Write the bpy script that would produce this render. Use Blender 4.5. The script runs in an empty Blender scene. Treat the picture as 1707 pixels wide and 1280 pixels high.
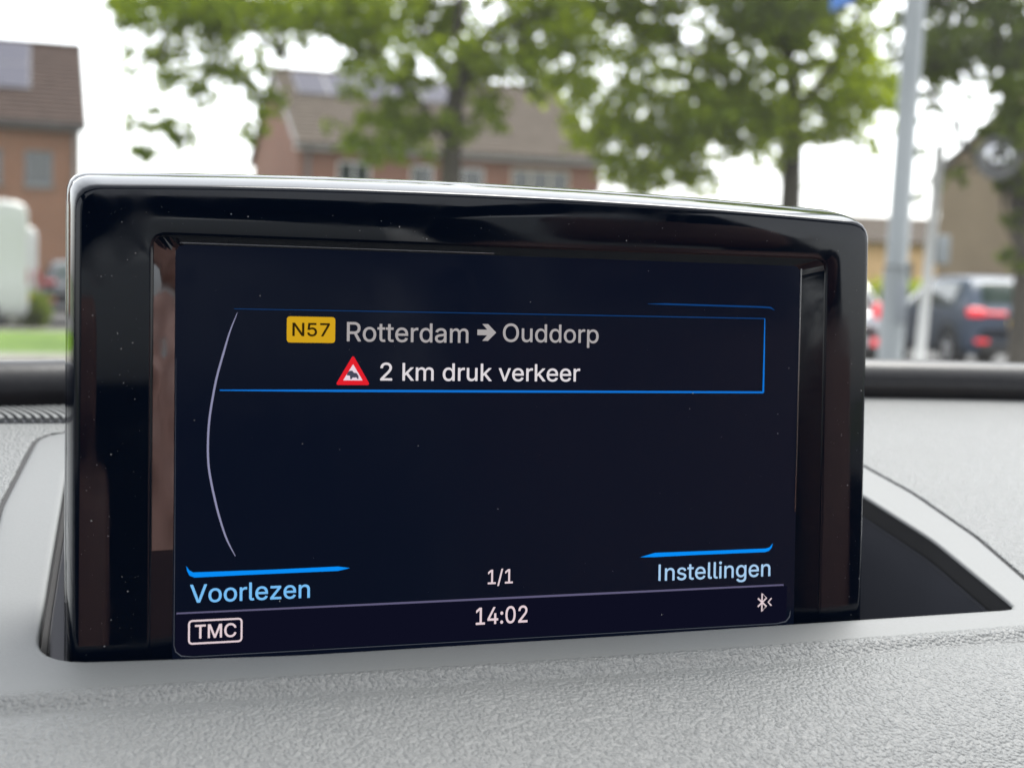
import bpy, bmesh, math, random, os
import numpy as np
from mathutils.geometry import delaunay_2d_cdt
from mathutils import Vector, Matrix
R_ = math.radians
sc = bpy.context.scene
col = sc.collection
random.seed(4); rng = np.random.default_rng(7)

# ------------------------------------------------------------------ camera
CAM_Z = 1.2                      # phone held 1.2 m above the street
F_PX, YAW, PITCH, ROLL = 2368.0, 0.3275, 0.0707, 0.0285      # in pixels of a 1707 px wide frame
_cy, _sy, _cp, _sp = math.cos(YAW), math.sin(YAW), math.cos(PITCH), math.sin(PITCH)
FWD = Vector((_sy*_cp, _cy*_cp, -_sp)); _r = Vector((_cy, -_sy, 0)); _d = FWD.cross(_r)
RIGHT = _r*math.cos(ROLL) - _d*math.sin(ROLL)
DOWN = _r*math.sin(ROLL) + _d*math.cos(ROLL)
CAM = Vector((0, 0, CAM_Z))
cam_d = bpy.data.cameras.new('camera'); cam = bpy.data.objects.new('camera', cam_d); col.objects.link(cam)
m3 = Matrix((RIGHT, -DOWN, -FWD)).transposed()
cam.matrix_world = Matrix.Translation(CAM) @ m3.to_4x4()
cam_d.sensor_width = 36.0; cam_d.lens = F_PX/1707*36
cam_d.clip_start = 0.01; cam_d.clip_end = 3000
cam_d.dof.use_dof = True; cam_d.dof.focus_distance = 0.333; cam_d.dof.aperture_fstop = 17.5
sc.camera = cam
# ------------------------------------------------------------------ sky, sun, exposure
EXPO = 1.95
SUN_EL, SUN_AZ = R_(64), R_(52)
w = bpy.data.worlds.new('World'); sc.world = w; w.use_nodes = True
nt = w.node_tree; nt.nodes.clear()
sky = nt.nodes.new('ShaderNodeTexSky'); sky.sky_type = 'NISHITA'; sky.sun_disc = False
sky.sun_elevation = SUN_EL; sky.sun_rotation = SUN_AZ
sky.air_density = 1.0; sky.dust_density = 2.0; sky.ozone_density = 1.0
hs = nt.nodes.new('ShaderNodeHueSaturation'); hs.inputs['Saturation'].default_value = 0.18
bg = nt.nodes.new('ShaderNodeBackground'); bg.inputs['Strength'].default_value = 0.15
out = nt.nodes.new('ShaderNodeOutputWorld')
nt.links.new(sky.outputs[0], hs.inputs['Color']); nt.links.new(hs.outputs[0], bg.inputs['Color']); nt.links.new(bg.outputs[0], out.inputs['Surface'])
sd = bpy.data.lights.new('sun', 'SUN'); sd.energy = 1.3; sd.angle = R_(30); sd.color = (1, .97, .92)
so = bpy.data.objects.new('sun', sd); col.objects.link(so)
sv = Vector((math.sin(SUN_AZ)*math.cos(SUN_EL), math.cos(SUN_AZ)*math.cos(SUN_EL), math.sin(SUN_EL)))
so.rotation_euler = (-sv).to_track_quat('-Z', 'Y').to_euler(); so.location = (0, 0, 30)
vs = sc.view_settings; vs.view_transform = 'Standard'; vs.look = 'None'; vs.exposure = EXPO; vs.gamma = 1; vs.use_curve_mapping = False
sc.render.engine = 'CYCLES'
cy = sc.cycles; cy.use_denoising = True; cy.max_bounces = 8; cy.diffuse_bounces = 4; cy.glossy_bounces = 4
cy.transparent_max_bounces = 24; cy.transmission_bounces = 6; cy.caustics_reflective = False; cy.caustics_refractive = False
try: cy.denoiser = 'OPENIMAGEDENOISE'
except Exception: pass

# ------------------------------------------------------------------ helpers
def P(u, v, d):                       # a point seen at (u, v) that stands d metres away
    return CAM + (RIGHT*((u-853.5)/F_PX) + DOWN*((v-640)/F_PX) + FWD)*d
def G(u, v, z=0.0):                   # where that sight line meets the level z
    q = RIGHT*((u-853.5)/F_PX) + DOWN*((v-640)/F_PX) + FWD
    return CAM + q*((z-CAM_Z)/q.z)
def tag(o, label=None, cat=None, group=None, kind=None):
    if label: o['label'] = label
    if cat: o['category'] = cat
    if group: o['group'] = group
    if kind: o['kind'] = kind
    return o
def empty(name, loc=(0, 0, 0), rz=0.0):
    o = bpy.data.objects.new(name, None); col.objects.link(o); o.location = loc; o.rotation_euler = (0, 0, rz); o.empty_display_size = .1
    return o
def link(name, me, mat, parent=None, smooth=False):
    o = bpy.data.objects.new(name, me); col.objects.link(o)
    if mat is not None and not me.materials: me.materials.append(mat)
    if parent is not None: o.parent = parent
    if smooth:
        me.polygons.foreach_set('use_smooth', [True]*len(me.polygons))
    return o
def mesh(name, verts, faces):
    me = bpy.data.meshes.new(name); me.from_pydata([tuple(v) for v in verts], [], faces); me.update(); return me
def obj(name, verts, faces, mat, parent=None, smooth=False):
    return link(name, mesh(name, verts, faces), mat, parent, smooth)
def bm_obj(name, bm, mat, parent=None, smooth=False):
    me = bpy.data.meshes.new(name); bm.normal_update(); bm.to_mesh(me); bm.free(); return link(name, me, mat, parent, smooth)
BOXF = [(0, 3, 2, 1), (4, 5, 6, 7), (0, 1, 5, 4), (1, 2, 6, 5), (2, 3, 7, 6), (3, 0, 4, 7)]
def boxv(x0, x1, y0, y1, z0, z1):
    return [(x0, y0, z0), (x1, y0, z0), (x1, y1, z0), (x0, y1, z0), (x0, y0, z1), (x1, y0, z1), (x1, y1, z1), (x0, y1, z1)]
def box(name, x0, x1, y0, y1, z0, z1, mat, parent=None, bevel=0.0):
    if bevel <= 0: return obj(name, boxv(x0, x1, y0, y1, z0, z1), BOXF, mat, parent)
    bm = bmesh.new(); vs_ = [bm.verts.new(v) for v in boxv(x0, x1, y0, y1, z0, z1)]
    for f in BOXF: bm.faces.new([vs_[i] for i in f])
    bmesh.ops.bevel(bm, geom=bm.edges[:], offset=bevel, segments=3, profile=.5, affect='EDGES')
    return bm_obj(name, bm, mat, parent, True)
def tube_data(pts, rad, n=8, cap=True):
    pts = [Vector(p) for p in pts]; V = []; Fc = []
    if not hasattr(rad, '__len__'): rad = [rad]*len(pts)
    ref = Vector((0, 0, 1)) if abs((pts[-1]-pts[0]).normalized().z) < .9 else Vector((1, 0, 0))
    for i, p in enumerate(pts):
        t = (pts[min(i+1, len(pts)-1)]-pts[max(i-1, 0)]).normalized()
        a = t.cross(ref).normalized(); b = t.cross(a).normalized()
        for k in range(n):
            an = 2*math.pi*k/n; V.append(p+(a*math.cos(an)+b*math.sin(an))*rad[i])
    for i in range(len(pts)-1):
        for k in range(n):
            Fc.append((i*n+k, i*n+(k+1) % n, (i+1)*n+(k+1) % n, (i+1)*n+k))
    if cap:
        Fc.append(tuple(range(n))); Fc.append(tuple(range((len(pts)-1)*n, len(pts)*n))[::-1])
    return V, Fc
def tube(name, pts, rad, mat, parent=None, n=12):
    V, Fc = tube_data(pts, rad, n); return obj(name, V, Fc, mat, parent, True)
def merge(parts):
    V = []; Fc = []
    for v, f in parts:
        o = len(V); V += list(v); Fc += [tuple(i+o for i in q) for q in f]
    return V, Fc

# ------------------------------------------------------------------ materials
def mat(name, color=(.5, .5, .5), rough=.6, metal=0.0, spec=.5, coat=0.0):
    m = bpy.data.materials.new(name); m.use_nodes = True; b = m.node_tree.nodes['Principled BSDF']
    b.inputs['Base Color'].default_value = (*color, 1); b.inputs['Roughness'].default_value = rough
    b.inputs['Metallic'].default_value = metal; b.inputs['Specular IOR Level'].default_value = spec
    b.inputs['Coat Weight'].default_value = coat
    return m
def N(m, t, **kw):
    n = m.node_tree.nodes.new(t)
    for k, v in kw.items():
        if hasattr(n, k): setattr(n, k, v)
        else: n.inputs[k.replace('_', ' ')].default_value = v
    return n
def L(m, a, b): m.node_tree.links.new(a, b)
def noisy(m, c0, c1, scale, detail=4, bump=0.0, dist=.01, coord='Object', stretch=None):
    b = m.node_tree.nodes['Principled BSDF']
    tc = N(m, 'ShaderNodeTexCoord'); src = tc.outputs[coord]
    if stretch:
        mp = N(m, 'ShaderNodeMapping'); mp.inputs['Scale'].default_value = stretch; L(m, src, mp.inputs['Vector']); src = mp.outputs[0]
    nz = N(m, 'ShaderNodeTexNoise'); nz.inputs['Scale'].default_value = scale; nz.inputs['Detail'].default_value = detail
    L(m, src, nz.inputs['Vector'])
    rp = N(m, 'ShaderNodeValToRGB'); rp.color_ramp.elements[0].position = .3; rp.color_ramp.elements[1].position = .7
    rp.color_ramp.elements[0].color = (*c0, 1); rp.color_ramp.elements[1].color = (*c1, 1)
    L(m, nz.outputs['Fac'], rp.inputs[0]); L(m, rp.outputs[0], b.inputs['Base Color'])
    if bump:
        bp = N(m, 'ShaderNodeBump'); bp.inputs['Strength'].default_value = bump; bp.inputs['Distance'].default_value = dist
        L(m, nz.outputs['Fac'], bp.inputs['Height']); L(m, bp.outputs[0], b.inputs['Normal'])
    return m
def brick(name, c1, c2, mortar):
    m = mat(name, c1, .85); b = m.node_tree.nodes['Principled BSDF']
    tc = N(m, 'ShaderNodeTexCoord'); sx = N(m, 'ShaderNodeSeparateXYZ'); L(m, tc.outputs['Object'], sx.inputs[0])
    ad = N(m, 'ShaderNodeMath', operation='ADD'); L(m, sx.outputs[0], ad.inputs[0]); L(m, sx.outputs[1], ad.inputs[1])
    cb = N(m, 'ShaderNodeCombineXYZ'); L(m, ad.outputs[0], cb.inputs[0]); L(m, sx.outputs[2], cb.inputs[1])
    bt = N(m, 'ShaderNodeTexBrick'); bt.inputs['Scale'].default_value = 1.0
    bt.inputs['Brick Width'].default_value = .22; bt.inputs['Row Height'].default_value = .066; bt.inputs['Mortar Size'].default_value = .01
    bt.inputs['Color1'].default_value = (*c1, 1); bt.inputs['Color2'].default_value = (*c2, 1); bt.inputs['Mortar'].default_value = (*mortar, 1)
    L(m, cb.outputs[0], bt.inputs['Vector'])
    nz = N(m, 'ShaderNodeTexNoise'); nz.inputs['Scale'].default_value = .9; nz.inputs['Detail'].default_value = 3; L(m, tc.outputs['Object'], nz.inputs['Vector'])
    mx = N(m, 'ShaderNodeMix', data_type='RGBA', blend_type='MULTIPLY'); mx.inputs[0].default_value = .6
    rp = N(m, 'ShaderNodeValToRGB'); rp.color_ramp.elements[0].color = (.62, .6, .58, 1); rp.color_ramp.elements[1].color = (1.1, 1.1, 1.1, 1)
    L(m, nz.outputs['Fac'], rp.inputs[0]); L(m, bt.outputs['Color'], mx.inputs[6]); L(m, rp.outputs[0], mx.inputs[7]); L(m, mx.outputs[2], b.inputs['Base Color'])
    bp = N(m, 'ShaderNodeBump'); bp.inputs['Strength'].default_value = .5; bp.inputs['Distance'].default_value = .01; bp.invert = True
    L(m, bt.outputs['Fac'], bp.inputs['Height']); L(m, bp.outputs[0], b.inputs['Normal'])
    return m
def leafmat(name, dark, light, trans):
    m = bpy.data.materials.new(name); m.use_nodes = True; t = m.node_tree; t.nodes.clear()
    g = N(m, 'ShaderNodeNewGeometry'); rp = N(m, 'ShaderNodeValToRGB')
    rp.color_ramp.elements[0].color = (*dark, 1); rp.color_ramp.elements[1].color = (*light, 1)
    L(m, g.outputs['Random Per Island'], rp.inputs[0])
    d = N(m, 'ShaderNodeBsdfPrincipled'); d.inputs['Roughness'].default_value = .55; d.inputs['Specular IOR Level'].default_value = .3
    L(m, rp.outputs[0], d.inputs['Base Color'])
    tl = N(m, 'ShaderNodeBsdfTranslucent'); tl.inputs['Color'].default_value = (*trans, 1)
    mx = N(m, 'ShaderNodeMixShader'); mx.inputs[0].default_value = .55
    L(m, d.outputs[0], mx.inputs[1]); L(m, tl.outputs[0], mx.inputs[2])
    o = N(m, 'ShaderNodeOutputMaterial'); L(m, mx.outputs[0], o.inputs['Surface'])
    return m
def glass_sheet(name, tint=(.975, .98, .975), film=0.004):
    m = bpy.data.materials.new(name); m.use_nodes = True; t = m.node_tree; t.nodes.clear()
    tr = N(m, 'ShaderNodeBsdfTransparent'); tr.inputs[0].default_value = (*tint, 1)
    gl = N(m, 'ShaderNodeBsdfGlossy'); gl.inputs['Roughness'].default_value = .01
    ge = N(m, 'ShaderNodeNewGeometry'); dt = N(m, 'ShaderNodeVectorMath', operation='DOT_PRODUCT'); L(m, ge.outputs['Normal'], dt.inputs[0]); L(m, ge.outputs['Incoming'], dt.inputs[1])
    ab = N(m, 'ShaderNodeMath', operation='ABSOLUTE'); L(m, dt.outputs['Value'], ab.inputs[0])
    om = N(m, 'ShaderNodeMath', operation='SUBTRACT'); om.inputs[0].default_value = 1; L(m, ab.outputs[0], om.inputs[1])
    pw = N(m, 'ShaderNodeMath', operation='POWER'); L(m, om.outputs[0], pw.inputs[0]); pw.inputs[1].default_value = 5
    fr = N(m, 'ShaderNodeMath', operation='MULTIPLY_ADD'); L(m, pw.outputs[0], fr.inputs[0]); fr.inputs[1].default_value = .97; fr.inputs[2].default_value = .02   # Schlick, one face of the sheet
    mx = N(m, 'ShaderNodeMixShader'); L(m, fr.outputs[0], mx.inputs[0]); L(m, tr.outputs[0], mx.inputs[1]); L(m, gl.outputs[0], mx.inputs[2])
    df = N(m, 'ShaderNodeBsdfTranslucent'); df.inputs[0].default_value = (.8, .8, .78, 1)
    m2 = N(m, 'ShaderNodeMixShader'); m2.inputs[0].default_value = film; L(m, mx.outputs[0], m2.inputs[1]); L(m, df.outputs[0], m2.inputs[2])
    o = N(m, 'ShaderNodeOutputMaterial'); L(m, m2.outputs[0], o.inputs['Surface'])
    return m
def emit(name, color, level=1.0):
    m = bpy.data.materials.new(name); m.use_nodes = True; t = m.node_tree; t.nodes.clear()
    e = N(m, 'ShaderNodeEmission'); e.inputs[0].default_value = (*color, 1); e.inputs[1].default_value = level/2**EXPO
    o = N(m, 'ShaderNodeOutputMaterial'); L(m, e.outputs[0], o.inputs['Surface'])
    return m
def srgb(r, g, b):
    f = lambda c: (c/255/12.92 if c <= 10 else ((c/255+.055)/1.055)**2.4)
    return (f(r), f(g), f(b))
def grain(name, color, scale, dist, rough):
    m = mat(name, color, rough, spec=.35); b = m.node_tree.nodes['Principled BSDF']
    tc = N(m, 'ShaderNodeTexCoord')
    nz = N(m, 'ShaderNodeTexNoise'); nz.inputs['Scale'].default_value = scale*.35; nz.inputs['Detail'].default_value = 2; L(m, tc.outputs['Object'], nz.inputs['Vector'])
    mx = N(m, 'ShaderNodeMix', data_type='VECTOR'); mx.inputs[0].default_value = .0022*600/scale; L(m, tc.outputs['Object'], mx.inputs[4]); L(m, nz.outputs['Color'], mx.inputs[5])
    vo = N(m, 'ShaderNodeTexVoronoi', feature='SMOOTH_F1'); vo.inputs['Scale'].default_value = scale; vo.inputs['Smoothness'].default_value = .35
    L(m, mx.outputs[1], vo.inputs['Vector'])
    n2 = N(m, 'ShaderNodeTexNoise'); n2.inputs['Scale'].default_value = scale*3; n2.inputs['Detail'].default_value = 3; L(m, tc.outputs['Object'], n2.inputs['Vector'])
    ma = N(m, 'ShaderNodeMath', operation='MULTIPLY_ADD'); L(m, n2.outputs['Fac'], ma.inputs[0]); ma.inputs[1].default_value = -.25; L(m, vo.outputs['Distance'], ma.inputs[2])
    bp = N(m, 'ShaderNodeBump'); bp.invert = True; bp.inputs['Strength'].default_value = 1.0; bp.inputs['Distance'].default_value = dist
    L(m, ma.outputs[0], bp.inputs['Height']); L(m, bp.outputs[0], b.inputs['Normal'])
    n3 = N(m, 'ShaderNodeTexNoise'); n3.inputs['Scale'].default_value = 9; n3.inputs['Detail'].default_value = 4; L(m, tc.outputs['Object'], n3.inputs['Vector'])
    rr = N(m, 'ShaderNodeMapRange'); rr.inputs['To Min'].default_value = rough-.07; rr.inputs['To Max'].default_value = rough+.07
    L(m, n3.outputs['Fac'], rr.inputs['Value']); L(m, rr.outputs[0], b.inputs['Roughness'])
    return m

def smear(m, r0, r1):
    tc = N(m, 'ShaderNodeTexCoord'); nz = N(m, 'ShaderNodeTexNoise'); nz.inputs['Scale'].default_value = 45; nz.inputs['Detail'].default_value = 6; nz.inputs['Distortion'].default_value = 1.5
    L(m, tc.outputs['Object'], nz.inputs['Vector']); mr_ = N(m, 'ShaderNodeMapRange'); mr_.inputs['From Min'].default_value = .45; mr_.inputs['From Max'].default_value = .75
    mr_.inputs['To Min'].default_value = r0; mr_.inputs['To Max'].default_value = r1
    L(m, nz.outputs['Fac'], mr_.inputs['Value']); L(m, mr_.outputs[0], m.node_tree.nodes['Principled BSDF'].inputs['Roughness']); return m
DASH = (.12, .125, .126)
M = dict(
    pad=grain('dash grained vinyl', DASH, 1150, .00045, .46),
    trim=noisy(mat('dash smooth plastic', DASH, .48, spec=.35), tuple(c*.96 for c in DASH), tuple(c*1.04 for c in DASH), 1500, 3, .15, .0001),
    seam=mat('seam dark', (.02, .02, .022), .8),  # near-black colour stands in for the shade inside the gaps
    well=mat('slot plastic', (.03, .032, .042), .6),
    roll=noisy(mat('black vinyl roll', (.008, .008, .01), .36, spec=.28), (.004, .004, .006), (.007, .007, .009), 300, 4, .2, .0003),
    slat=mat('vent slat plastic', DASH, .5),
    gloss=smear(mat('piano black', (.0015, .0035, .0085), .045, spec=.3), .03, .16),
    bevel=smear(mat('reflection strip metal', (.17, .17, .18), .05, metal=1.0), .05, .12),  # metal added to the frame to hold its reflected streaks
    shell=mat('black shell', (.02, .02, .022), .25),
    panel=smear(mat('display glass', (.002, .003, .006), .12, spec=.08), .1, .22),
    dust=mat('dust', (.24, .24, .24), .9),
    glass=glass_sheet('windscreen glass'),
    dimming=glass_sheet('privacy glass', (.35, .36, .36)),  # tint added on unseen rear panes to darken the reflections in the bezel
    liner=noisy(mat('headliner cloth', (.03, .03, .032), .95), (.025, .025, .027), (.035, .035, .037), 200, 3),
    cabin=mat('cabin plastic', (.03, .03, .032), .6),
    seat=noisy(mat('seat leather', (.27, .14, .11), .5), (.23, .12, .095), (.3, .16, .125), 30, 3),  # brown chosen for its reflection beside the display panel
    bonnet=mat('bonnet paint', (.05, .05, .055), .3, coat=.5),
    asphalt=noisy(mat('asphalt', (.06, .06, .06), .9), (.05, .05, .052), (.09, .09, .088), 6, 6, .3, .01),
    terrain=noisy(mat('far ground', (.06, .08, .03), .95), (.05, .07, .03), (.09, .1, .05), .2, 4),
    paving=noisy(mat('concrete paving', (.2, .19, .165), .9), (.16, .15, .13), (.24, .23, .2), 3, 5),
    soil=noisy(mat('turf soil', (.1, .16, .025), .95), (.08, .16, .01), (.14, .23, .02), 2.5, 5, .4, .03),
    grass=leafmat('grass blades', (.1, .2, .008), (.2, .34, .02), (.24, .42, .015)),
    leaf_a=leafmat('leaves olive', (.065, .11, .008), (.19, .245, .018), (.34, .43, .012)),
    leaf_b=leafmat('leaves green', (.07, .12, .006), (.22, .28, .012), (.42, .52, .008)),
    leaf_c=leafmat('leaves dark', (.05, .085, .014), (.13, .17, .025), (.22, .29, .025)),
    bark=noisy(mat('bark', (.06, .05, .04), .95), (.035, .03, .024), (.085, .072, .055), 8, 5, .5, .02, stretch=(1, 1, .25)),
    brick_a=brick('brick orange', (.31, .135, .068), (.255, .11, .057), (.27, .2, .15)),
    brick_b=brick('brick rose', (.3, .125, .075), (.25, .105, .065), (.26, .19, .15)),
    brick_c=brick('brick brown', (.27, .21, .125), (.23, .175, .105), (.27, .22, .16)),
    tile_a=noisy(mat('roof tile brown', (.05, .034, .028), .85, spec=.15), (.04, .026, .021), (.065, .043, .035), 3, 5),
    tile_b=noisy(mat('roof tile grey brown', (.09, .074, .058), .85, spec=.15), (.076, .06, .047), (.108, .09, .072), 3, 5),
    solar=mat('solar cell', (.065, .065, .085), .6, spec=.06),
    alu=mat('aluminium', (.2, .2, .21), .5, metal=.4),
    white=mat('white paint', (.72, .72, .7), .45),
    cream=mat('cream frame', (.62, .58, .46), .5),
    greyf=mat('grey frame', (.2, .22, .24), .5),
    pane=mat('window pane', (.03, .04, .045), .04, spec=.8),
    curtain=mat('net curtain', (.5, .52, .52), .9),
    zinc=noisy(mat('zinc gutter', (.16, .16, .16), .5), (.12, .12, .12), (.2, .2, .2), 4),
    plaster=noisy(mat('peach plaster', (.68, .45, .24), .9), (.62, .41, .21), (.72, .48, .26), 1.5, 4),
    galv=noisy(mat('galvanised steel', (.26, .28, .285), .75, spec=.25), (.22, .24, .245), (.3, .32, .325), 5, 5, stretch=(1, 1, .2)),
    blue=mat('blue sign face', (.03, .19, .62), .4),
    pale=mat('pale post paint', (.5, .5, .48), .6),
    van=mat('van white paint', (.5, .51, .51), .35, coat=.3),
    navy=mat('blue car paint', (.04, .065, .11), .4, spec=.35),
    silver=mat('silver car paint', (.42, .43, .45), .25, metal=.5, coat=.8),
    dark=mat('dark grey car paint', (.045, .05, .058), .25, metal=.3, coat=.8),
    cglass=mat('car glass', (.02, .04, .036), .05, spec=.6, coat=.2),
    blackp=mat('black plastic', (.02, .02, .02), .6),
    tyre=mat('tyre rubber', (.02, .02, .02), .85),
    rim=mat('alloy rim', (.5, .5, .52), .3, metal=.8),
    red=mat('tail lamp red', (.62, .015, .025), .2, coat=.7),
    dull=mat('dull lamp red', (.32, .035, .04), .3),
    plate=mat('number plate yellow', (.65, .42, .03), .5),
    mirror=mat('mirror surface', (.55, .55, .57), .06, metal=1.0),
)
lampred = M['red'].node_tree.nodes['Principled BSDF']; lampred.inputs['Emission Color'].default_value = (1, .03, .05, 1); lampred.inputs['Emission Strength'].default_value = .22

# ------------------------------------------------------------------ ground
g = obj('ground', [(-900, -900, -.012), (900, -900, -.012), (900, 900, -.012), (-900, 900, -.012)], [(0, 1, 2, 3)], M['terrain']); tag(g, kind='structure')
g = obj('road', [(-60, -30, 0), (60, -30, 0), (60, 42, 0), (-60, 42, 0)], [(0, 1, 2, 3)], M['asphalt']); tag(g, kind='structure')
VY0, VY1, VX0, VX1 = G(60, 600).y, G(60, 561).y, -34.0, G(700, 600).x
g = box('pavement', VX0, VX1, VY0-1.6, VY0-.12, -.01, .1, M['paving'], None, .01); tag(g, kind='structure')
g = box('kerb', VX0, VX1, VY1, VY1+.45, -.01, .12, M['paving'], None, .015); tag(g, kind='structure')
g = box('grass_verge', VX0, VX1, VY0-.12, VY1, -.01, .085, M['soil']); tag(g, kind='structure')
nb = 26000
bx = rng.uniform(-19, -3, nb); by = rng.uniform(VY0-.1, VY1, nb); bh = rng.uniform(.03, .09, nb); ba = rng.uniform(0, 2*math.pi, nb); bl = rng.uniform(-.03, .03, (nb, 2))
V = np.zeros((nb, 3, 3)); wd = .008
V[:, 0] = np.stack([bx-wd*np.cos(ba), by-wd*np.sin(ba), np.full(nb, .083)], 1); V[:, 1] = np.stack([bx+wd*np.cos(ba), by+wd*np.sin(ba), np.full(nb, .083)], 1)
V[:, 2] = np.stack([bx+bl[:, 0], by+bl[:, 1], .085+bh], 1)
def np_mesh(name, V, k):
    n = V.shape[0]; me = bpy.data.meshes.new(name)
    me.vertices.add(n*k); me.vertices.foreach_set('co', V.reshape(-1).astype(np.float32))
    me.loops.add(n*k); me.loops.foreach_set('vertex_index', np.arange(n*k, dtype=np.int32))
    me.polygons.add(n); me.polygons.foreach_set('loop_start', np.arange(0, n*k, k, dtype=np.int32)); me.polygons.foreach_set('loop_total', np.full(n, k, dtype=np.int32))
    me.update(calc_edges=True); me.validate(); return me
o = link('grass', np_mesh('grass', V, 3), M['grass']); tag(o, 'short bright green grass on the verge before the parked vans', 'grass', kind='stuff')

# ------------------------------------------------------------------ houses
def wall_open(name, L_, H, ops, mtl, parent, xf, reveal=.12):
    """upright wall along local x with real openings; xf maps (x, inward, z) to the house frame"""
    xs = sorted({0, L_, *[a for o in ops for a in o[:2]]}); zs = sorted({0, H, *[a for o in ops for a in o[2:4]]})
    V = []; Fc = []
    def q(*p):
        i = len(V); V.extend(xf(*a) for a in p); Fc.append((i, i+1, i+2, i+3))
    for i in range(len(xs)-1):
        for j in range(len(zs)-1):
            cx, cz = (xs[i]+xs[i+1])/2, (zs[j]+zs[j+1])/2
            if any(o[0] < cx < o[1] and o[2] < cz < o[3] for o in ops): continue
            q((xs[i], 0, zs[j]), (xs[i+1], 0, zs[j]), (xs[i+1], 0, zs[j+1]), (xs[i], 0, zs[j+1]))
    for a, b, c, d in [o[:4] for o in ops]:
        r = reveal
        q((a, 0, c), (a, r, c), (a, r, d), (a, 0, d)); q((b, 0, c), (b, 0, d), (b, r, d), (b, r, c))
        q((a, 0, d), (a, r, d), (b, r, d), (b, 0, d)); q((a, 0, c), (b, 0, c), (b, r, c), (a, r, c))
    return obj(name, V, Fc, mtl, parent)
def window(op, mtl, parent, xf, curtain=True, mull=1):
    a, b, c, d = op[:4]; fr = .07
    V, Fc = [], []
    def bx(x0, x1, y0, y1, z0, z1):
        o = len(V); V.extend(xf(*p) for p in boxv(x0, x1, y0, y1, z0, z1)); Fc.extend(tuple(i+o for i in f) for f in BOXF)
    bx(a, b, .05, .12, c, c+fr); bx(a, b, .05, .12, d-fr, d); bx(a, a+fr, .05, .12, c+fr, d-fr); bx(b-fr, b, .05, .12, c+fr, d-fr)
    for k in range(1, mull+1):
        x = a+(b-a)*k/(mull+1); bx(x-.03, x+.03, .055, .115, c+fr, d-fr)
    wnd = obj('window', V, Fc, mtl, parent)
    obj('pane', [xf(a+.02, .1, c+.02), xf(b-.02, .1, c+.02), xf(b-.02, .1, d-.02), xf(a+.02, .1, d-.02)], [(0, 1, 2, 3)], M['pane'], wnd)
    sv = [xf(*p) for p in boxv(a-.06, b+.06, -.07, .06, c-.07, c-.003)]
    obj('sill', sv, BOXF, M['paving'], wnd)
    return wnd
def roof_slope(name, A, B, C, D, mtl, parent, courses, th=.06):
    """stepped tile courses; A-B eave, D-C ridge"""
    A, B, C, D = map(Vector, (A, B, C, D)); n = (B-A).cross(D-A).normalized(); V = []; Fc = []
    for i in range(courses):
        t0, t1 = i/courses, (i+1)/courses
        p = [A.lerp(D, t0)+n*th, B.lerp(C, t0)+n*th, B.lerp(C, t1)+n*.015, A.lerp(D, t1)+n*.015, A.lerp(D, t0)-n*.02, B.lerp(C, t0)-n*.02, B.lerp(C, t1)-n*.02, A.lerp(D, t1)-n*.02]
        o = len(V); V += p
        Fc += [(o, o+1, o+2, o+3), (o+4, o+5, o+1, o), (o+4, o, o+3, o+7), (o+5, o+6, o+2, o+1), (o+7, o+6, o+5, o+4)]
    return obj(name, V, Fc, mtl, parent)
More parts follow.
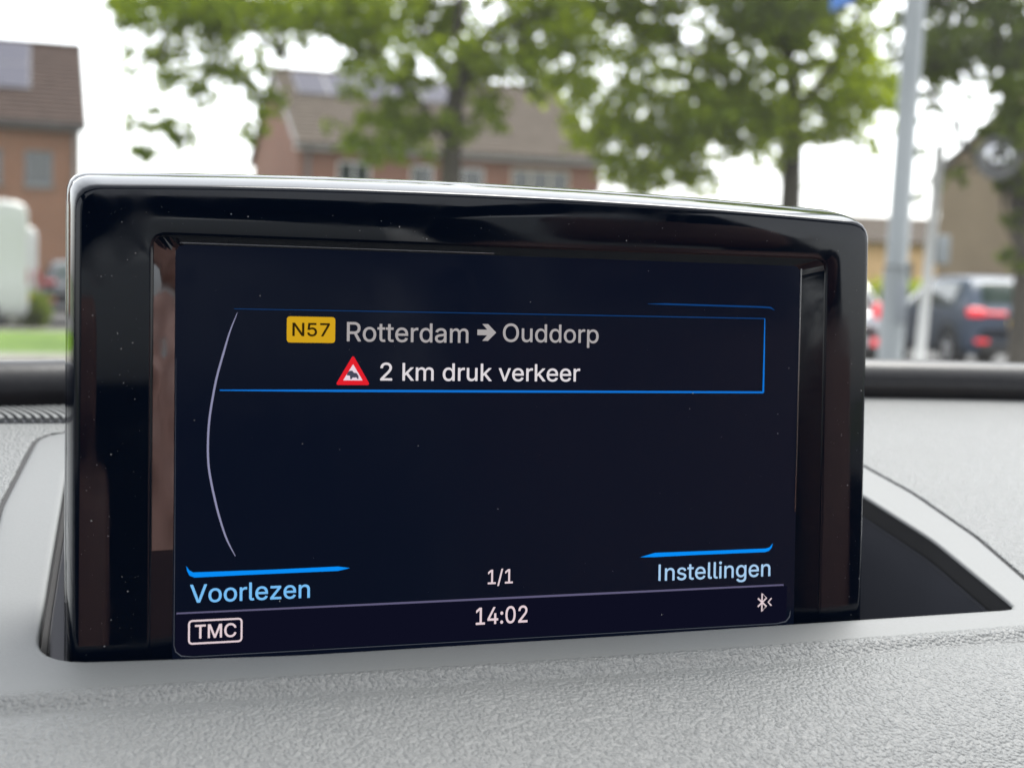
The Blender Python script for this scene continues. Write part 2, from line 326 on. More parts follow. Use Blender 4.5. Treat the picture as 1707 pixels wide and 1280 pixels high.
def house(name, label, loc, L_, D_, eave, ridge, bm_, tm, ops, group=None, wmat=None, mulls=None, gable_ops=(), panels=None, pipe=None, left_solid=True):
    """front wall along +x from the origin, facing -y"""
    h = empty(name, loc); tag(h, label, 'house', group)
    wmat = wmat or M['white']
    ft = lambda x, y, z: Vector((x, y, z))
    wall_open('front_wall', L_, eave, ops, bm_, h, ft)
    for i, o in enumerate(ops):
        window(o, wmat if not (len(o) > 4 and o[4]) else o[4], h, ft, mull=(mulls[i] if mulls else 1))
    hd = D_/2
    for nm, X in (('gable_wall', 0.0), ('gable_wall', L_)):
        obj(nm, [(X, 0.0, 0), (X, D_, 0), (X, D_, eave), (X, hd, ridge-.12), (X, 0.0, eave)], [(0, 1, 2, 3, 4) if X else (4, 3, 2, 1, 0)], bm_, h)
    obj('rear_wall', [(L_, D_, 0), (0, D_, 0), (0, D_, eave), (L_, D_, eave)], [(0, 1, 2, 3)], bm_, h)
    ov, sd_ = .38, .14
    sl = (ridge-eave)/hd
    e0 = eave-ov*sl
    rf = roof_slope('roof', (-sd_, -ov, e0), (L_+sd_, -ov, e0), (L_+sd_, hd, ridge), (-sd_, hd, ridge), tm, h, 18)
    roof_slope('rear_roof', (L_+sd_, D_+ov, e0), (-sd_, D_+ov, e0), (-sd_, hd, ridge), (L_+sd_, hd, ridge), tm, h, 18)
    tube('ridge_cap', [(-sd_-.02, hd, ridge+.03), (L_+sd_+.02, hd, ridge+.03)], .11, tm, rf)
    # gutter: a half-round trough along the eave, soffit board behind it
    V, Fc = [], []
    for i, x in enumerate((-sd_, L_+sd_)):
        for k in range(7):
            a = math.pi*k/6; V.append((x, -ov-.07+.075*math.cos(a), e0-.01-.075*math.sin(a)))
    Fc = [(k, k+1, 8+k, 7+k) for k in range(6)]+[(0, 1, 2, 3, 4, 5, 6), (13, 12, 11, 10, 9, 8, 7)]
    obj('gutter', V, Fc, M['zinc'], rf)
    box('soffit', -sd_, L_+sd_, -ov+.02, -.004, e0-.16, e0-.06, M['zinc'] if wmat is M['greyf'] else M['white'], h)
    for s in (0, 1):   # barge boards up the verges
        X = -sd_-.03 if s == 0 else L_+sd_
        for sg, nmx in ((0, 0), (1, 1)):
            y0 = -ov if sg == 0 else D_+ov
            obj('barge_board', [(X, y0, e0-.12), (X+.03, y0, e0-.12), (X+.03, hd, ridge-.12), (X, hd, ridge-.12), (X, y0, e0+.05), (X+.03, y0, e0+.05), (X+.03, hd, ridge+.05), (X, hd, ridge+.05)], BOXF, M['zinc'], rf)
    if pipe is not None:
        tube('downpipe', [(pipe, -.07, 0), (pipe, -.07, e0-.35), (pipe, -ov-.05, e0-.08)], .05, M['galv'], h, 10)
    if panels:
        x0, cols, rows, off, pw, ph = panels
        dirv = Vector((0, hd, ridge-eave)).normalized(); nv = Vector((0, -dirv.z, dirv.y))
        top = Vector((0, hd, ridge))
        for i in range(cols):
            for j in range(rows):
                c = top-dirv*(off+j*(ph+.03)+ph)+Vector((x0+i*(pw+.02), 0, 0))+nv*.11
                def corner(a, b, t): return c+Vector((a, 0, 0))+dirv*b+nv*t
                pnl = obj('solar_panel', [corner(a, b, t) for t in (-.035, 0) for a, b in ((0, 0), (pw, 0), (pw, ph), (0, ph))], BOXF, M['alu'], rf)
                obj('cells', [corner(a, b, t) for t in (-.01, .004) for a, b in ((.02, .02), (pw-.02, .02), (pw-.02, ph-.02), (.02, ph-.02))], BOXF, M['solar'], pnl)
    return h
ZE, ZR = 5.42, 8.0
lh = P(133, 280, 39.5); lx = lh.x-13.0
house('brick_house', 'orange brick house with dark brown roof and large solar panels behind the white vans', (lx, lh.y, 0), 13.0, 9.2, ZE, ZR, M['brick_a'], M['tile_a'],
      [(13-1.45, 13-.72, 3.5, 4.46), (13-2.85, 13-2.05, 3.5, 4.46), (5.0, 7.2, 3.3, 4.6), (2, 3.2, 3.4, 4.5), (4.6, 7.6, .9, 2.5), (9.0, 9.9, .02, 2.2)],
      wmat=M['greyf'], mulls=[0, 0, 2, 1, 2, 0], panels=(13-1.32-3*1.06+.02, 3, 2, .15, 1.04, 1.72), pipe=12.86)
ch = P(497, 300, 43.0)
house('brick_house', 'long rose brick house with greyish tiled roof behind the fork of the trunk', (ch.x, ch.y, 0), 9.85, 9.2, ZE, ZR, M['brick_b'], M['tile_b'],
      [(1.2, 2.25, 3.45, 4.78), (3.5, 4.25, 3.45, 4.78), (5.15, 5.9, 3.45, 4.78), (6.8, 8.8, 3.45, 4.85, M['cream']), (.9, 2.6, .9, 2.4), (4.4, 5.3, .02, 2.2), (6.6, 8.9, .9, 2.5)],
      mulls=[1, 0, 0, 2, 1, 0, 2], panels=(.45, 5, 1, .25, 1.03, 1.75), pipe=.28)
# right: a third house, its brown gable towards the street
rh = P(1889, 440, 40.0)
house('brick_house', 'brown brick house showing its gable end beyond the blue car', (rh.x, rh.y, 0), 11.0, 9.2, ZE, ZR, M['brick_c'], M['tile_a'],
      [(1.2, 2.4, 3.45, 4.7), (4.5, 6.5, 3.45, 4.7), (8.3, 9.8, 3.45, 4.7), (1.0, 3.0, .9, 2.4), (6.0, 8.4, .9, 2.4)], mulls=[1, 1, 1, 1, 2], pipe=.25)
# low peach building far behind
lb = P(1340, 420, 62.0)
bh_ = empty('low_building', (lb.x, lb.y, 0)); tag(bh_, 'low peach plastered building with shallow dark roof left of the brown gable', 'building')
ft = lambda x, y, z: Vector((x, y, z))
lops = [(4.2, 5.6, 1.75, 2.65), (1.4, 2.8, 1.75, 2.65), (7.4, 8.8, 1.75, 2.65)]
wall_open('front_wall', 11, 3.6, lops, M['plaster'], bh_, ft)
for o in lops: window(o, M['greyf'], bh_, ft, mull=0)
for X in (0.0, 11.0): obj('side_wall', [(X, 0, 0), (X, 8, 0), (X, 8, 3.6), (X, 4, 4.75), (X, 0, 3.6)], [(0, 1, 2, 3, 4)], M['plaster'], bh_)
obj('rear_wall', [(11, 8, 0), (0, 8, 0), (0, 8, 3.6), (11, 8, 3.6)], [(0, 1, 2, 3)], M['plaster'], bh_)
roof_slope('roof', (-.3, -.5, 3.46), (11.3, -.5, 3.46), (11.3, 4, 4.85), (-.3, 4, 4.85), M['tile_b'], bh_, 10)
roof_slope('roof', (11.3, 8.5, 3.46), (-.3, 8.5, 3.46), (-.3, 4, 4.85), (11.3, 4, 4.85), M['tile_b'], bh_, 10)

# ------------------------------------------------------------------ foliage
def leaves(name, centres, radii, counts, size, mtl, parent):
    C = []
    for c, r, n in zip(centres, radii, counts):
        # sprays: a few sub-clumps inside the clump
        k = max(4, n//14); sub = rng.normal(0, .5, (k, 3)); sub /= np.maximum(1, np.linalg.norm(sub, axis=1, keepdims=True))
        pick = rng.integers(0, k, n)
        p = np.array(c)+np.array(r)*(sub[pick]*1.25+rng.normal(0, .22, (n, 3)))
        C.append(p)
    C = np.concatenate(C); n = len(C)
    d = rng.normal(0, 1, (n, 3)); d[:, 2] -= .4; d /= np.linalg.norm(d, axis=1, keepdims=True)
    q = rng.normal(0, 1, (n, 3)); q -= (q*d).sum(1, keepdims=True)*d; q /= np.linalg.norm(q, axis=1, keepdims=True)
    s = size*rng.uniform(.6, 1.3, (n, 1)); up = np.cross(d, q)
    V = np.stack([C-d*s*.5, C+q*s*.34+up*s*.08, C+d*s*.55, C-q*s*.34+up*s*.08], 1)
    return link(name, np_mesh(name, V, 4), mtl, parent)
def tree(label, d, trunk, branches, clumps, mtl, leaf=.12, dens=1.0, extra=(), group=None):
    """trunk/branches: poly-lines [(u, v, depth offset)], radii in metres"""
    pts = [P(u, v, d+dd) for u, v, dd in trunk[0]]
    base = Vector((pts[0].x, pts[0].y, 0)); t = empty('tree', base); tag(t, label, 'tree', group)
    loc = lambda p: p-base
    tp = [Vector((0, 0, -.05))]+[loc(p) for p in pts[1:]] if pts[0].z < 0 else [Vector((0, 0, -.05)), *[loc(p) for p in pts]]
    rad = trunk[1]; rad = [rad[0]*1.35, *rad] if len(rad)+1 == len(tp) else rad
    parts = [tube_data(tp, rad[:len(tp)], 12)]
    ends = []
    for line, r0, r1 in branches:
        bp = [loc(P(u, v, d+dd)) for u, v, dd in line]
        # soften with slight wobble
        fine = []
        for i in range(len(bp)-1):
            for k in range(3): fine.append(bp[i].lerp(bp[i+1], k/3)+Vector(rng.normal(0, .03, 3)))
        fine.append(bp[-1]); n = len(fine)
        parts.append(tube_data(fine, [r0+(r1-r0)*i/(n-1) for i in range(n)], 8)); ends += fine[2:]
    cs, rs, ns = [], [], []
    for u, v, dd, rp, dn in clumps:
        c = loc(P(u, v, d+dd)); r = rp*d/F_PX
        cs.append(c); rs.append((r, r, r*.8)); ns.append(int(dens*dn*1100*r*r/(leaf/.12)**2)+8)
    for (x, y, z, r, dn) in extra:
        cs.append(Vector((x, y, z))); rs.append((r, r, r*.8)); ns.append(int(dens*dn*1100*r*r/(leaf/.12)**2)+8)
    for c in cs:     # a twig from the nearest branch into every clump
        e = min(ends, key=lambda q: (q-Vector(c)).length); m_ = e.lerp(Vector(c), .5)+Vector(rng.normal(0, .12, 3))
        parts.append(tube_data([e, m_, Vector(c)], [.03, .02, .008], 5))
    V, Fc = merge(parts)
    obj('trunk', V, Fc, M['bark'], t, True)
    leaves('crown', cs, rs, ns, leaf, mtl, t)
    return t
def rnd_clumps(n, u0, u1, v0, v1, dd, r0, r1, dn, keep=None):
    o = []
    while len(o) < n:
        u, v = rng.uniform(u0, u1), rng.uniform(v0, v1)
        if keep and not keep(u, v): continue
        o.append((u, v, rng.uniform(-dd, dd), rng.uniform(r0, r1), dn))
    return o
# tree A: loose crown, forked trunk before the long house
cl = [(185, 20, .5, 22, .7), (205, 25, .2, 20, .6), (215, 95, .3, 26, .8), (245, 203, .4, 26, 1.8), (275, 208, .4, 22, 1.6), (300, 222, .2, 24, 2.0), (232, 250, .1, 22, 1.6), (250, 256, .3, 20, 1.5), (308, 242, .2, 16, 1.5), (345, 175, .2, 24, 1.0), (220, 40, .2, 30, .9),
      (280, 60, .6, 60, .7), (330, 110, .5, 55, .6), (300, 140, .2, 40, .7), (390, 60, .8, 65, .75), (370, 120, .5, 50, .6), (440, 30, .5, 70, .9), (430, 150, .2, 30, 1.1), (440, 185, .3, 30, 1.1), (425, 215, .3, 26, .9), (345, 20, .4, 55, .8),
      (520, 20, .5, 60, .7), (560, 60, .2, 45, .5), (600, 125, .3, 40, .6), (640, 70, .4, 50, .6), (620, 190, .3, 36, .6), (650, 215, -.3, 44, .8), (600, 215, -.2, 36, .6), (660, 250, -.4, 38, .9), (700, 240, -.4, 40, .7), (720, 190, -.3, 40, .6), (690, 140, .2, 34, .6),
      (800, 200, -.3, 38, .8), (810, 225, -.4, 28, .8), (830, 180, .3, 30, .6), (760, 40, .4, 55, .8), (720, 20, .2, 50, .8), (820, 60, .3, 45, .6), (860, 120, .3, 40, .6), (880, 150, .5, 28, .5), (900, 40, .5, 50, .7), (930, 20, .3, 45, .6), (870, 10, .3, 50, .8), (790, 100, .2, 40, .7), (665, 20, .2, 50, .8), (590, 10, .2, 50, .7), (250, 10, .3, 55, .8)]
cl += rnd_clumps(34, 180, 980, -420, -20, 2.4, 60, 95, .7)+rnd_clumps(80, 200, 970, -30, 120, 1.8, 28, 50, .5, lambda u, v: not (450 < u < 600 and v > 55))+rnd_clumps(8, 560, 720, 170, 275, .8, 24, 36, .45)
tree('tall tree with loose olive crown and forked trunk before the long brick house', 24.0,
     ([(752, 300, 0), (753, 250, 0), (756, 190, 0), (762, 150, 0)], [.19, .17, .16, .15]),
     [([(756, 235, 0), (715, 195, .1), (660, 130, .2), (622, 90, .4), (600, 40, .5), (560, -60, .8)], .085, .05), ([(760, 160, 0), (735, 105, .1), (706, 60, .3), (692, 0, .4), (670, -120, .6)], .095, .05),
      ([(764, 155, 0), (768, 80, -.1), (766, 0, -.2), (775, -180, -.3)], .11, .06), ([(768, 150, 0), (796, 100, .1), (806, 60, .2), (850, 25, .4), (905, -10, .7), (960, -120, 1)], .1, .04),
      ([(622, 90, .4), (540, 60, .6), (440, 20, .8), (330, 10, .8)], .05, .02), ([(440, 20, .8), (360, 90, .6), (310, 150, .4), (300, 220, .3)], .025, .008), ([(360, 90, .6), (270, 100, .4), (235, 200, .3)], .018, .006), ([(330, 10, .8), (250, 0, .5), (190, 10, .4)], .02, .008),
      ([(540, 60, .6), (450, 130, .4), (425, 220, .3)], .02, .008)],
     cl, M['leaf_a'], .155, 1.4)
# tree B: dense crown
def keepB(u, v):
    if v > 250 and 1170 < u < 1290: return False
    if v > 215 and u > 1335: return False
    return (u-1210)**2/300**2+(v-40)**2/285**2 < 1
cl = rnd_clumps(210, 930, 1480, -60, 325, 1.9, 30, 52, .62, keepB)+rnd_clumps(45, 960, 1490, -420, -40, 2.2, 70, 100, 1.1)
cl += [(1060, 270, .2, 40, 1.1), (1090, 300, .3, 42, 1.2), (1050, 310, 0, 36, 1.1), (1130, 285, .2, 40, 1.1), (1150, 310, .4, 34, .7), (1010, 200, .3, 40, 1), (1000, 235, .2, 30, .8), (1270, 200, -.6, 45, 1.4), (1300, 190, -.6, 42, 1.4), (1240, 165, -.7, 48, 1.4), (1330, 225, -.3, 30, 1), (1380, 240, .2, 30, .5), (1420, 215, .2, 34, .7), (1440, 120, .2, 40, .9), (1450, 250, .4, 26, .5), (1400, 285, .3, 22, .4)]
tree('dense bright green tree behind the navigation display, next to the lamp post', 27.0,
     ([(1318, 330, 0), (1320, 280, 0), (1322, 230, 0), (1326, 180, 0)], [.2, .19, .18, .16]),
     [([(1322, 240, 0), (1270, 180, .2), (1200, 120, .4), (1120, 60, .6), (1060, 0, .9)], .1, .04), ([(1326, 185, 0), (1310, 100, -.2), (1300, 0, -.3), (1290, -200, -.3)], .12, .06), ([(1326, 190, 0), (1370, 130, .2), (1420, 60, .4), (1450, -40, .6)], .09, .04),
      ([(1270, 180, .2), (1180, 200, .3), (1080, 250, .3), (1050, 300, .2)], .05, .015), ([(1370, 130, .2), (1400, 200, .3), (1430, 260, .3)], .04, .012)],
     cl, M['leaf_b'], .17, .98)
# tree C: right edge
cl = rnd_clumps(70, 1515, 1800, -40, 125, 1.4, 26, 46, .6)+rnd_clumps(26, 1530, 1850, -420, -30, 2.0, 70, 100, .8)+rnd_clumps(18, 1690, 1850, 100, 330, 1.2, 36, 55, 1.0)
cl += [(1560, 150, .1, 30, .6), (1590, 120, .1, 36, .7), (1640, 150, .2, 30, .6), (1680, 120, 0, 40, .9), (1690, 200, .1, 40, 1.2), (1680, 290, -.2, 26, 1.1), (1668, 215, .3, 26, .9), (1625, 260, .3, 20, .9), (1600, 285, .3, 20, .8), (1580, 305, .2, 16, .6), (1540, 200, .2, 24, .5), (1550, 250, .2, 18, .5), (1700, 380, -.1, 24, 1.4), (1702, 430, -.1, 24, 1.4), (1530, 330, .3, 14, .6)]
tree('dark leafy tree with slanting branches before the brown gable', 21.0,
     ([(1712, 440, 0), (1706, 400, 0), (1702, 360, 0), (1698, 320, 0)], [.17, .16, .15, .14]),
     [([(1698, 330, 0), (1650, 285, .1), (1600, 220, .2), (1560, 170, .2), (1530, 100, .3), (1490, 0, .5)], .05, .03), ([(1698, 322, 0), (1690, 220, 0), (1670, 100, .1), (1650, -20, .2)], .1, .05), ([(1700, 320, 0), (1740, 200, .1), (1790, 60, .2), (1830, -60, .4)], .09, .04), ([(1600, 220, .2), (1590, 120, .3), (1610, 0, .4)], .03, .015)],
     cl, M['leaf_c'], .145, 1.3)
# shrub beside the van and hedge before the low building
def shrub(name, label, cat, c, r, n, mtl, leaf):
    t = empty(name, (c.x, c.y, 0)); tag(t, label, cat)
    parts = [tube_data([(0, 0, 0), (rng.normal(0, .1)*r, rng.normal(0, .1)*r, r*.9), (rng.normal(0, .4)*r, rng.normal(0, .4)*r, r*1.6)], [.03, .02, .008], 6) for _ in range(5)]
    V, Fc = merge(parts); obj('stems', V, Fc, M['bark'], t)
    leaves('crown', [(rng.normal(0, .3)*r, rng.normal(0, .3)*r, r*rng.uniform(.3, 1.6)) for _ in range(12)], [(r*.6, r*.6, r*.5)]*12, [n//12]*12, leaf, mtl, t)
shrub('shrub', 'small rounded green shrub between the white van and the dark car', 'shrub', G(58, 548), .36, 2600, M['leaf_c'], .08)
hc = P(1500, 480, 56.0); hg = empty('hedge', (hc.x, hc.y, 0)); tag(hg, 'clipped olive green hedge before the low peach building', 'hedge')
hx = rng.uniform(-6, 5, 90)
leaves('crown', [(x, rng.uniform(-.3, .3), rng.uniform(.2, 1.5)) for x in hx], [(.5, .4, .4)]*90, [180]*90, .12, M['leaf_b'], hg)
V, Fc = merge([tube_data([(x, 0, 0), (x+.05, .05, .8), (x-.1, 0, 1.4)], [.03, .02, .01], 5) for x in np.linspace(-6, 5, 16)]); obj('stems', V, Fc, M['bark'], hg)

# ------------------------------------------------------------------ vehicles
def crom(p, t):
    n = len(p)-1; t = min(max(t, 0), n-1e-6); i = int(t); f = t-i
    a, b, c, d = p[max(i-1, 0)], p[i], p[i+1], p[min(i+2, n)]
    return .5*((2*b)+(c-a)*f+(2*a-5*b+4*c-d)*f*f+(3*b-a-3*c+d)*f**3)
def vehicle(name, label, cat, loc, rz, st, belt, rail, paint, wheels, wr, wins, lamps, plate_z, group=None, bump=None, mirrors=True, lampm='red'):
    """stations (y, half width, top, bottom); rear bumper at y = 0, front at +y"""
    e = empty(name, loc, rz); tag(e, label, cat, group)
    S = []
    for y, hw, zt, zb in st:
        zB = min(belt, zt-.1); up = zt > belt+.25; r = rail if up else .94
        half = [(hw*.86, zb), (hw*.985, zb+.14), (hw, (zb+zB)/2+.05), (hw*.975, zB), (hw*r, zt-.07 if up else zt-.035), (hw*r*.86, zt-.012), (hw*.4, zt+.005)]
        S.append(np.array([(-x, y, z) for x, z in half]+[(0, y, zt+.012)]+[(x, y, z) for x, z in half[::-1]]))
    S = np.array(S); ns, nt_ = len(S)-1, S.shape[1]-1
    def pt(a, t): return crom(np.array([crom(S[:, k], a) for k in range(nt_+1)]), t)
    def patch(a0, a1, t0, t1, na, nt2, off):
        A = np.linspace(a0, a1, na+1); T = np.linspace(t0, t1, nt2+1)
        X = np.zeros((na+1, nt2+1, 3))
        for i, a in enumerate(A):
            row = np.array([crom(S[:, k], a) for k in range(nt_+1)])
            for j, t in enumerate(T): X[i, j] = crom(row, t)
        if off:
            da = np.gradient(X, axis=0); dt = np.gradient(X, axis=1); nn = np.cross(dt, da); nn /= np.maximum(1e-9, np.linalg.norm(nn, axis=2, keepdims=True))
            cen = np.array([0, S[:, 0, 1].mean(), .7]); sg = np.sign(((X-cen)*nn).sum(2, keepdims=True)); X = X+nn*np.where(sg == 0, 1, sg)*off
        V = X.reshape(-1, 3); m_ = nt2+1
        Fc = [(i*m_+j, i*m_+j+1, (i+1)*m_+j+1, (i+1)*m_+j) for i in range(na) for j in range(nt2)]
        return V, Fc
    V, Fc = patch(0, ns, 0, nt_, ns*5, nt_*3, 0); m_ = nt_*3+1
    V = [tuple(v) for v in V]
    Fc.append(tuple(range(m_))); k = ns*5*m_; Fc.append(tuple(range(k, k+m_))[::-1])
    body = obj('body', V, Fc, paint, e, True)
    for nm, a0, a1, t0, t1, mm in wins:
        V, Fc = patch(a0, a1, t0, t1, 8, 6, .006); obj(nm, V, Fc, mm, e, True)
    for (x, y, z, sx, sy, sz) in lamps:
        for s in (-1, 1): box('tail_light', s*x-sx/2, s*x+sx/2, y-sy/2, y+sy/2, z-sz/2, z+sz/2, M[lampm], e, min(sy, sz)*.3)
    if bump: box('bumper', -bump[0], bump[0], -.03, .12, bump[1], bump[2], M['blackp'], e, .03)
    box('number_plate', -.26, .26, -.045, -.02, plate_z, plate_z+.11, M['plate'], e, .004)
    hwm = max(s[1] for s in st)
    for y in wheels:
        for s in (-1, 1):
            X = s*(hwm-.115)
            prof = [(-.115, wr*.62), (-.115, wr*.93), (-.08, wr), (.08, wr), (.115, wr*.93), (.115, wr*.62)]
            nn = 28; V = [(X+a, y+b*math.cos(2*math.pi*k/nn), wr+b*math.sin(2*math.pi*k/nn)) for k in range(nn) for a, b in prof]
            q = len(prof); Fc = [(k*q+i, k*q+i+1, ((k+1) % nn)*q+i+1, ((k+1) % nn)*q+i) for k in range(nn) for i in range(q-1)]
            wh = obj('wheel', V, Fc, M['tyre'], e, True)
            parts = []
            face = X+s*.085
            ring = [(face+a*s, y+b*math.cos(2*math.pi*k/nn), wr+b*math.sin(2*math.pi*k/nn)) for k in range(nn) for a, b in ((0, wr*.66), (.025, wr*.63), (.025, wr*.55), (-.05, wr*.5))]
            parts.append((ring, [(k*4+i, k*4+i+1, ((k+1) % nn)*4+i+1, ((k+1) % nn)*4+i) for k in range(nn) for i in range(3)]))
            for k in range(5):
                a = 2*math.pi*k/5+.3; parts.append(tube_data([(face-.005*s, y, wr), (face+.012*s, y+math.cos(a)*wr*.57, wr+math.sin(a)*wr*.57)], [.06, .035], 6))
            V, Fc = merge(parts); obj('rim', V, Fc, M['rim'], wh, True)
            # wheel arch lip
            pts = [(s*(hwm-.004), y+(wr+.07)*math.cos(a), wr+(wr+.07)*math.sin(a)) for a in np.linspace(-.25, math.pi+.25, 18)]
            tube('wheel_arch', pts, .035, M['blackp'], e, 6)
    if mirrors:
        ym = S[int(ns*.62), 0, 1]
        ym = mirrors if not isinstance(mirrors, bool) else ym
        for s in (-1, 1): box('side_mirror', s*(hwm+.1)-.1, s*(hwm+.1)+.1, ym-.06, ym+.08, belt+.0, belt+.15, paint, e, .04)
    return e
suv = [(0, .72, .7, .34), (.05, .82, .86, .3), (.1, .87, 1.0, .28), (.2, .9, 1.12, .26), (.5, .91, 1.5, .24), (.85, .915, 1.575, .24), (1.6, .92, 1.6, .24), (2.4, .92, 1.56, .24), (2.85, .92, 1.36, .24), (3.3, .915, 1.09, .24), (3.9, .9, .99, .26), (4.25, .84, .86, .28), (4.4, .74, .7, .34)]
suv = [(y*1.03, hw, zt*.955 if zt > .9 else zt, zb) for y, hw, zt, zb in suv]
suv_w = [('rear_window', 3.05, 3.95, 5.4, 8.6, M['cglass']), ('windscreen', 7.2, 8.85, 5.3, 8.7, M['cglass']),
         ('side_window', 4.6, 5.75, 3.12, 3.9, M['cglass']), ('side_window', 5.8, 6.75, 3.12, 3.9, M['cglass']), ('side_window', 6.8, 7.9, 3.12, 3.88, M['cglass']),
         ('side_window', 4.6, 5.75, 10.1, 10.88, M['cglass']), ('side_window', 5.8, 6.75, 10.1, 10.88, M['cglass']), ('side_window', 6.8, 7.9, 10.12, 10.88, M['cglass'])]
c = P(1612, 560, 22.3); ang = -YAW+.07
c = c+Vector((math.cos(ang), math.sin(ang), 0))*.9
vehicle('car', 'blue sport utility car with wide red tail lights beyond the lamp post', 'car', (c.x, c.y, 0), ang, suv, .98, .77, M['navy'], (.78, 3.42), .345, suv_w,
        [(.74, .1, .95, .27, .16, .14), (.43, .07, .94, .36, .1, .06), (.66, -.005, .5, .22, .05, .06)], .74, 'cars queueing on the road', (.7, .3, .46), mirrors=2.95)
c = P(1483, 560, 22.0); c = c-Vector((math.cos(ang), math.sin(ang), 0))*.88
hat = [(y*.93, hw*.97, zt*.94 if zt > .9 else zt, zb*.95) for y, hw, zt, zb in suv]
vehicle('car', 'silver hatchback with squarish red tail light, half hidden by the navigation display', 'car', (c.x, c.y, 0), ang, hat, .95, .77, M['silver'], (.72, 3.2), .32, suv_w,
        [(.76, .09, .93, .24, .18, .26), (.74, -.01, .45, .3, .06, .12)], .7, 'cars queueing on the road', (.7, .28, .4), mirrors=2.75)
vanst = [(0, .9, 2.2, .36), (.06, .96, 2.36, .32), (.3, .98, 2.44, .3), (1.0, .985, 2.46, .3), (3.2, .985, 2.45, .3), (3.8, .98, 2.3, .3), (4.25, .97, 1.75, .3), (4.55, .96, 1.3, .3), (5.0, .92, 1.12, .32), (5.2, .8, .85, .38)]
vw = [('side_window', 4.2, 5.4, 3.1, 3.8, M['cglass']), ('side_window', 4.2, 5.4, 10.2, 10.9, M['cglass']), ('windscreen', 5.3, 6.9, 5.2, 8.8, M['cglass'])]
c = G(46, 556); c = Vector((c.x, c.y+.95, 0))
vehicle('van', 'tall white panel van with rounded roof parked behind the grass verge', 'van', (c.x, c.y, 0), math.pi/2, vanst, 1.25, .92, M['van'], (.95, 4.2), .34, vw,
        [(.86, .0, 1.05, .1, .06, .3)], .6, 'white vans', (.85, .32, .5), mirrors=4.3, lampm='dull')
c = P(62, 480, 29.8)
van2 = [(y*.84, hw*.95, min(zt*.86, 2.12) if zt > 1.3 else zt, zb) for y, hw, zt, zb in vanst]
vehicle('van', 'lower white van showing only its tail beyond the tall van', 'van', (c.x, c.y+.9, 0), math.pi/2, van2, 1.2, .9, M['van'], (.8, 3.5), .32, vw,
        [(.84, .0, 1.0, .1, .1, .4)], .6, 'white vans', (.8, .32, .5), mirrors=3.6, lampm='dull')
c = P(68, 500, 30.5)
vehicle('car', 'dark grey car with stacked red tail lights parked before the orange brick house', 'car', (c.x+.88, c.y, 0), 0.0, hat, .95, .77, M['dark'], (.72, 3.2), .32, suv_w,
        [(.72, .09, .93, .3, .18, .13), (.72, -.01, .55, .3, .06, .12)], .7, None, (.7, .28, .4), mirrors=2.75, lampm='dull')

# ------------------------------------------------------------------ street furniture
b = P(1493, 300, 10.0); lp = empty('lamp_post', (b.x, b.y, 0)); lp.rotation_euler = (0, R_(1.6), 0)
tag(lp, 'thick grey galvanised lamp post standing before the queueing cars', 'lamp post')
tube('base_sleeve', [(0, 0, -.05), (0, 0, 1.35), (0, 0, 1.4)], [.088, .088, .078], M['galv'], lp, 24)
tube('pole', [(0, 0, 1.35), (0, 0, 4), (0, 0, 6.3)], [.0765, .07, .05], M['galv'], lp, 24)
tube('arm', [(0, 0, 6.28), (-.15, -.05, 6.5), (-.7, -.2, 6.6)], .035, M['galv'], lp)
box('lamp_head', -1.25, -.65, -.3, -.08, 6.55, 6.68, M['greyf'], lp, .03)
box('access_door', -.04, .05, -.096, -.07, 1.0, 1.28, M['greyf'], lp, .006)
p1 = P(1385, 20, 10.8); p2 = P(1440, 3, 10.2); dv = Vector((p2.x-p1.x, p2.y-p1.y, 0)).normalized()
sg = empty('road_sign', (p1.x, p1.y, p1.z)); sg.rotation_euler = (0, 0, math.atan2(dv.y, dv.x)); tag(sg, 'plain blue road sign plate held on a bracket from the lamp post', 'sign')
box('plate', 0, .42, -.006, .006, 0, .6, M['blue'], sg, .004); box('rim', -.012, .432, .008, .02, -.012, .612, M['alu'], sg, .004)
inv = Matrix.Rotation(-sg.rotation_euler.z, 4, 'Z')
ax = inv @ Vector((b.x-p1.x, b.y-p1.y, 0))
for z in (.12, .48): tube('bracket', [(.2, .02, z), (ax.x, ax.y, z)], .016, M['galv'], sg, 8)
b = P(1547, 450, 13.0); t_ = P(1567, 245, 13.0)
sp = empty('sign_post', (b.x, b.y, 0)); tag(sp, 'thin pale metal post with small grey box beside the blue car', 'post')
k = (t_-b)/(t_.z-b.z); foot = -k*b.z
top = foot+k*t_.z
tube('pole', [(foot.x, foot.y, -.05), (top.x, top.y, t_.z)], .045, M['pale'], sp, 14)
tube('cap', [(top.x, top.y, t_.z), (top.x, top.y, t_.z+.03)], [.05, .02], M['galv'], sp, 14)
zb_ = P(1575, 440, 13).z; q = foot+k*zb_
box('small_box', q.x+.05, q.x+.19, q.y-.05, q.y+.05, zb_, zb_+.26, M['galv'], sp, .01)
mc = P(1664, 264, 20.4); mr = empty('traffic_mirror', mc); tag(mr, 'round convex traffic mirror with pale rim among the branches', 'mirror')
mr.rotation_euler = (R_(8), 0, math.atan2(CAM.x-mc.x, -(CAM.y-mc.y))+.2)
nn = 36; rings = [(.0, .0), (.1, .012), (.17, .035), (.235, .065)]
V = [(0, -.07, 0)]+[(r*math.cos(2*math.pi*k/nn), -.07+dd, r*math.sin(2*math.pi*k/nn)) for r, dd in rings[1:] for k in range(nn)]
Fc = [(0, 1+k, 1+(k+1) % nn) for k in range(nn)]+[(1+i*nn+k, 1+i*nn+(k+1) % nn, 1+(i+1)*nn+(k+1) % nn, 1+(i+1)*nn+k) for i in range(2) for k in range(nn)]
obj('mirror_face', V, Fc, M['mirror'], mr, True)
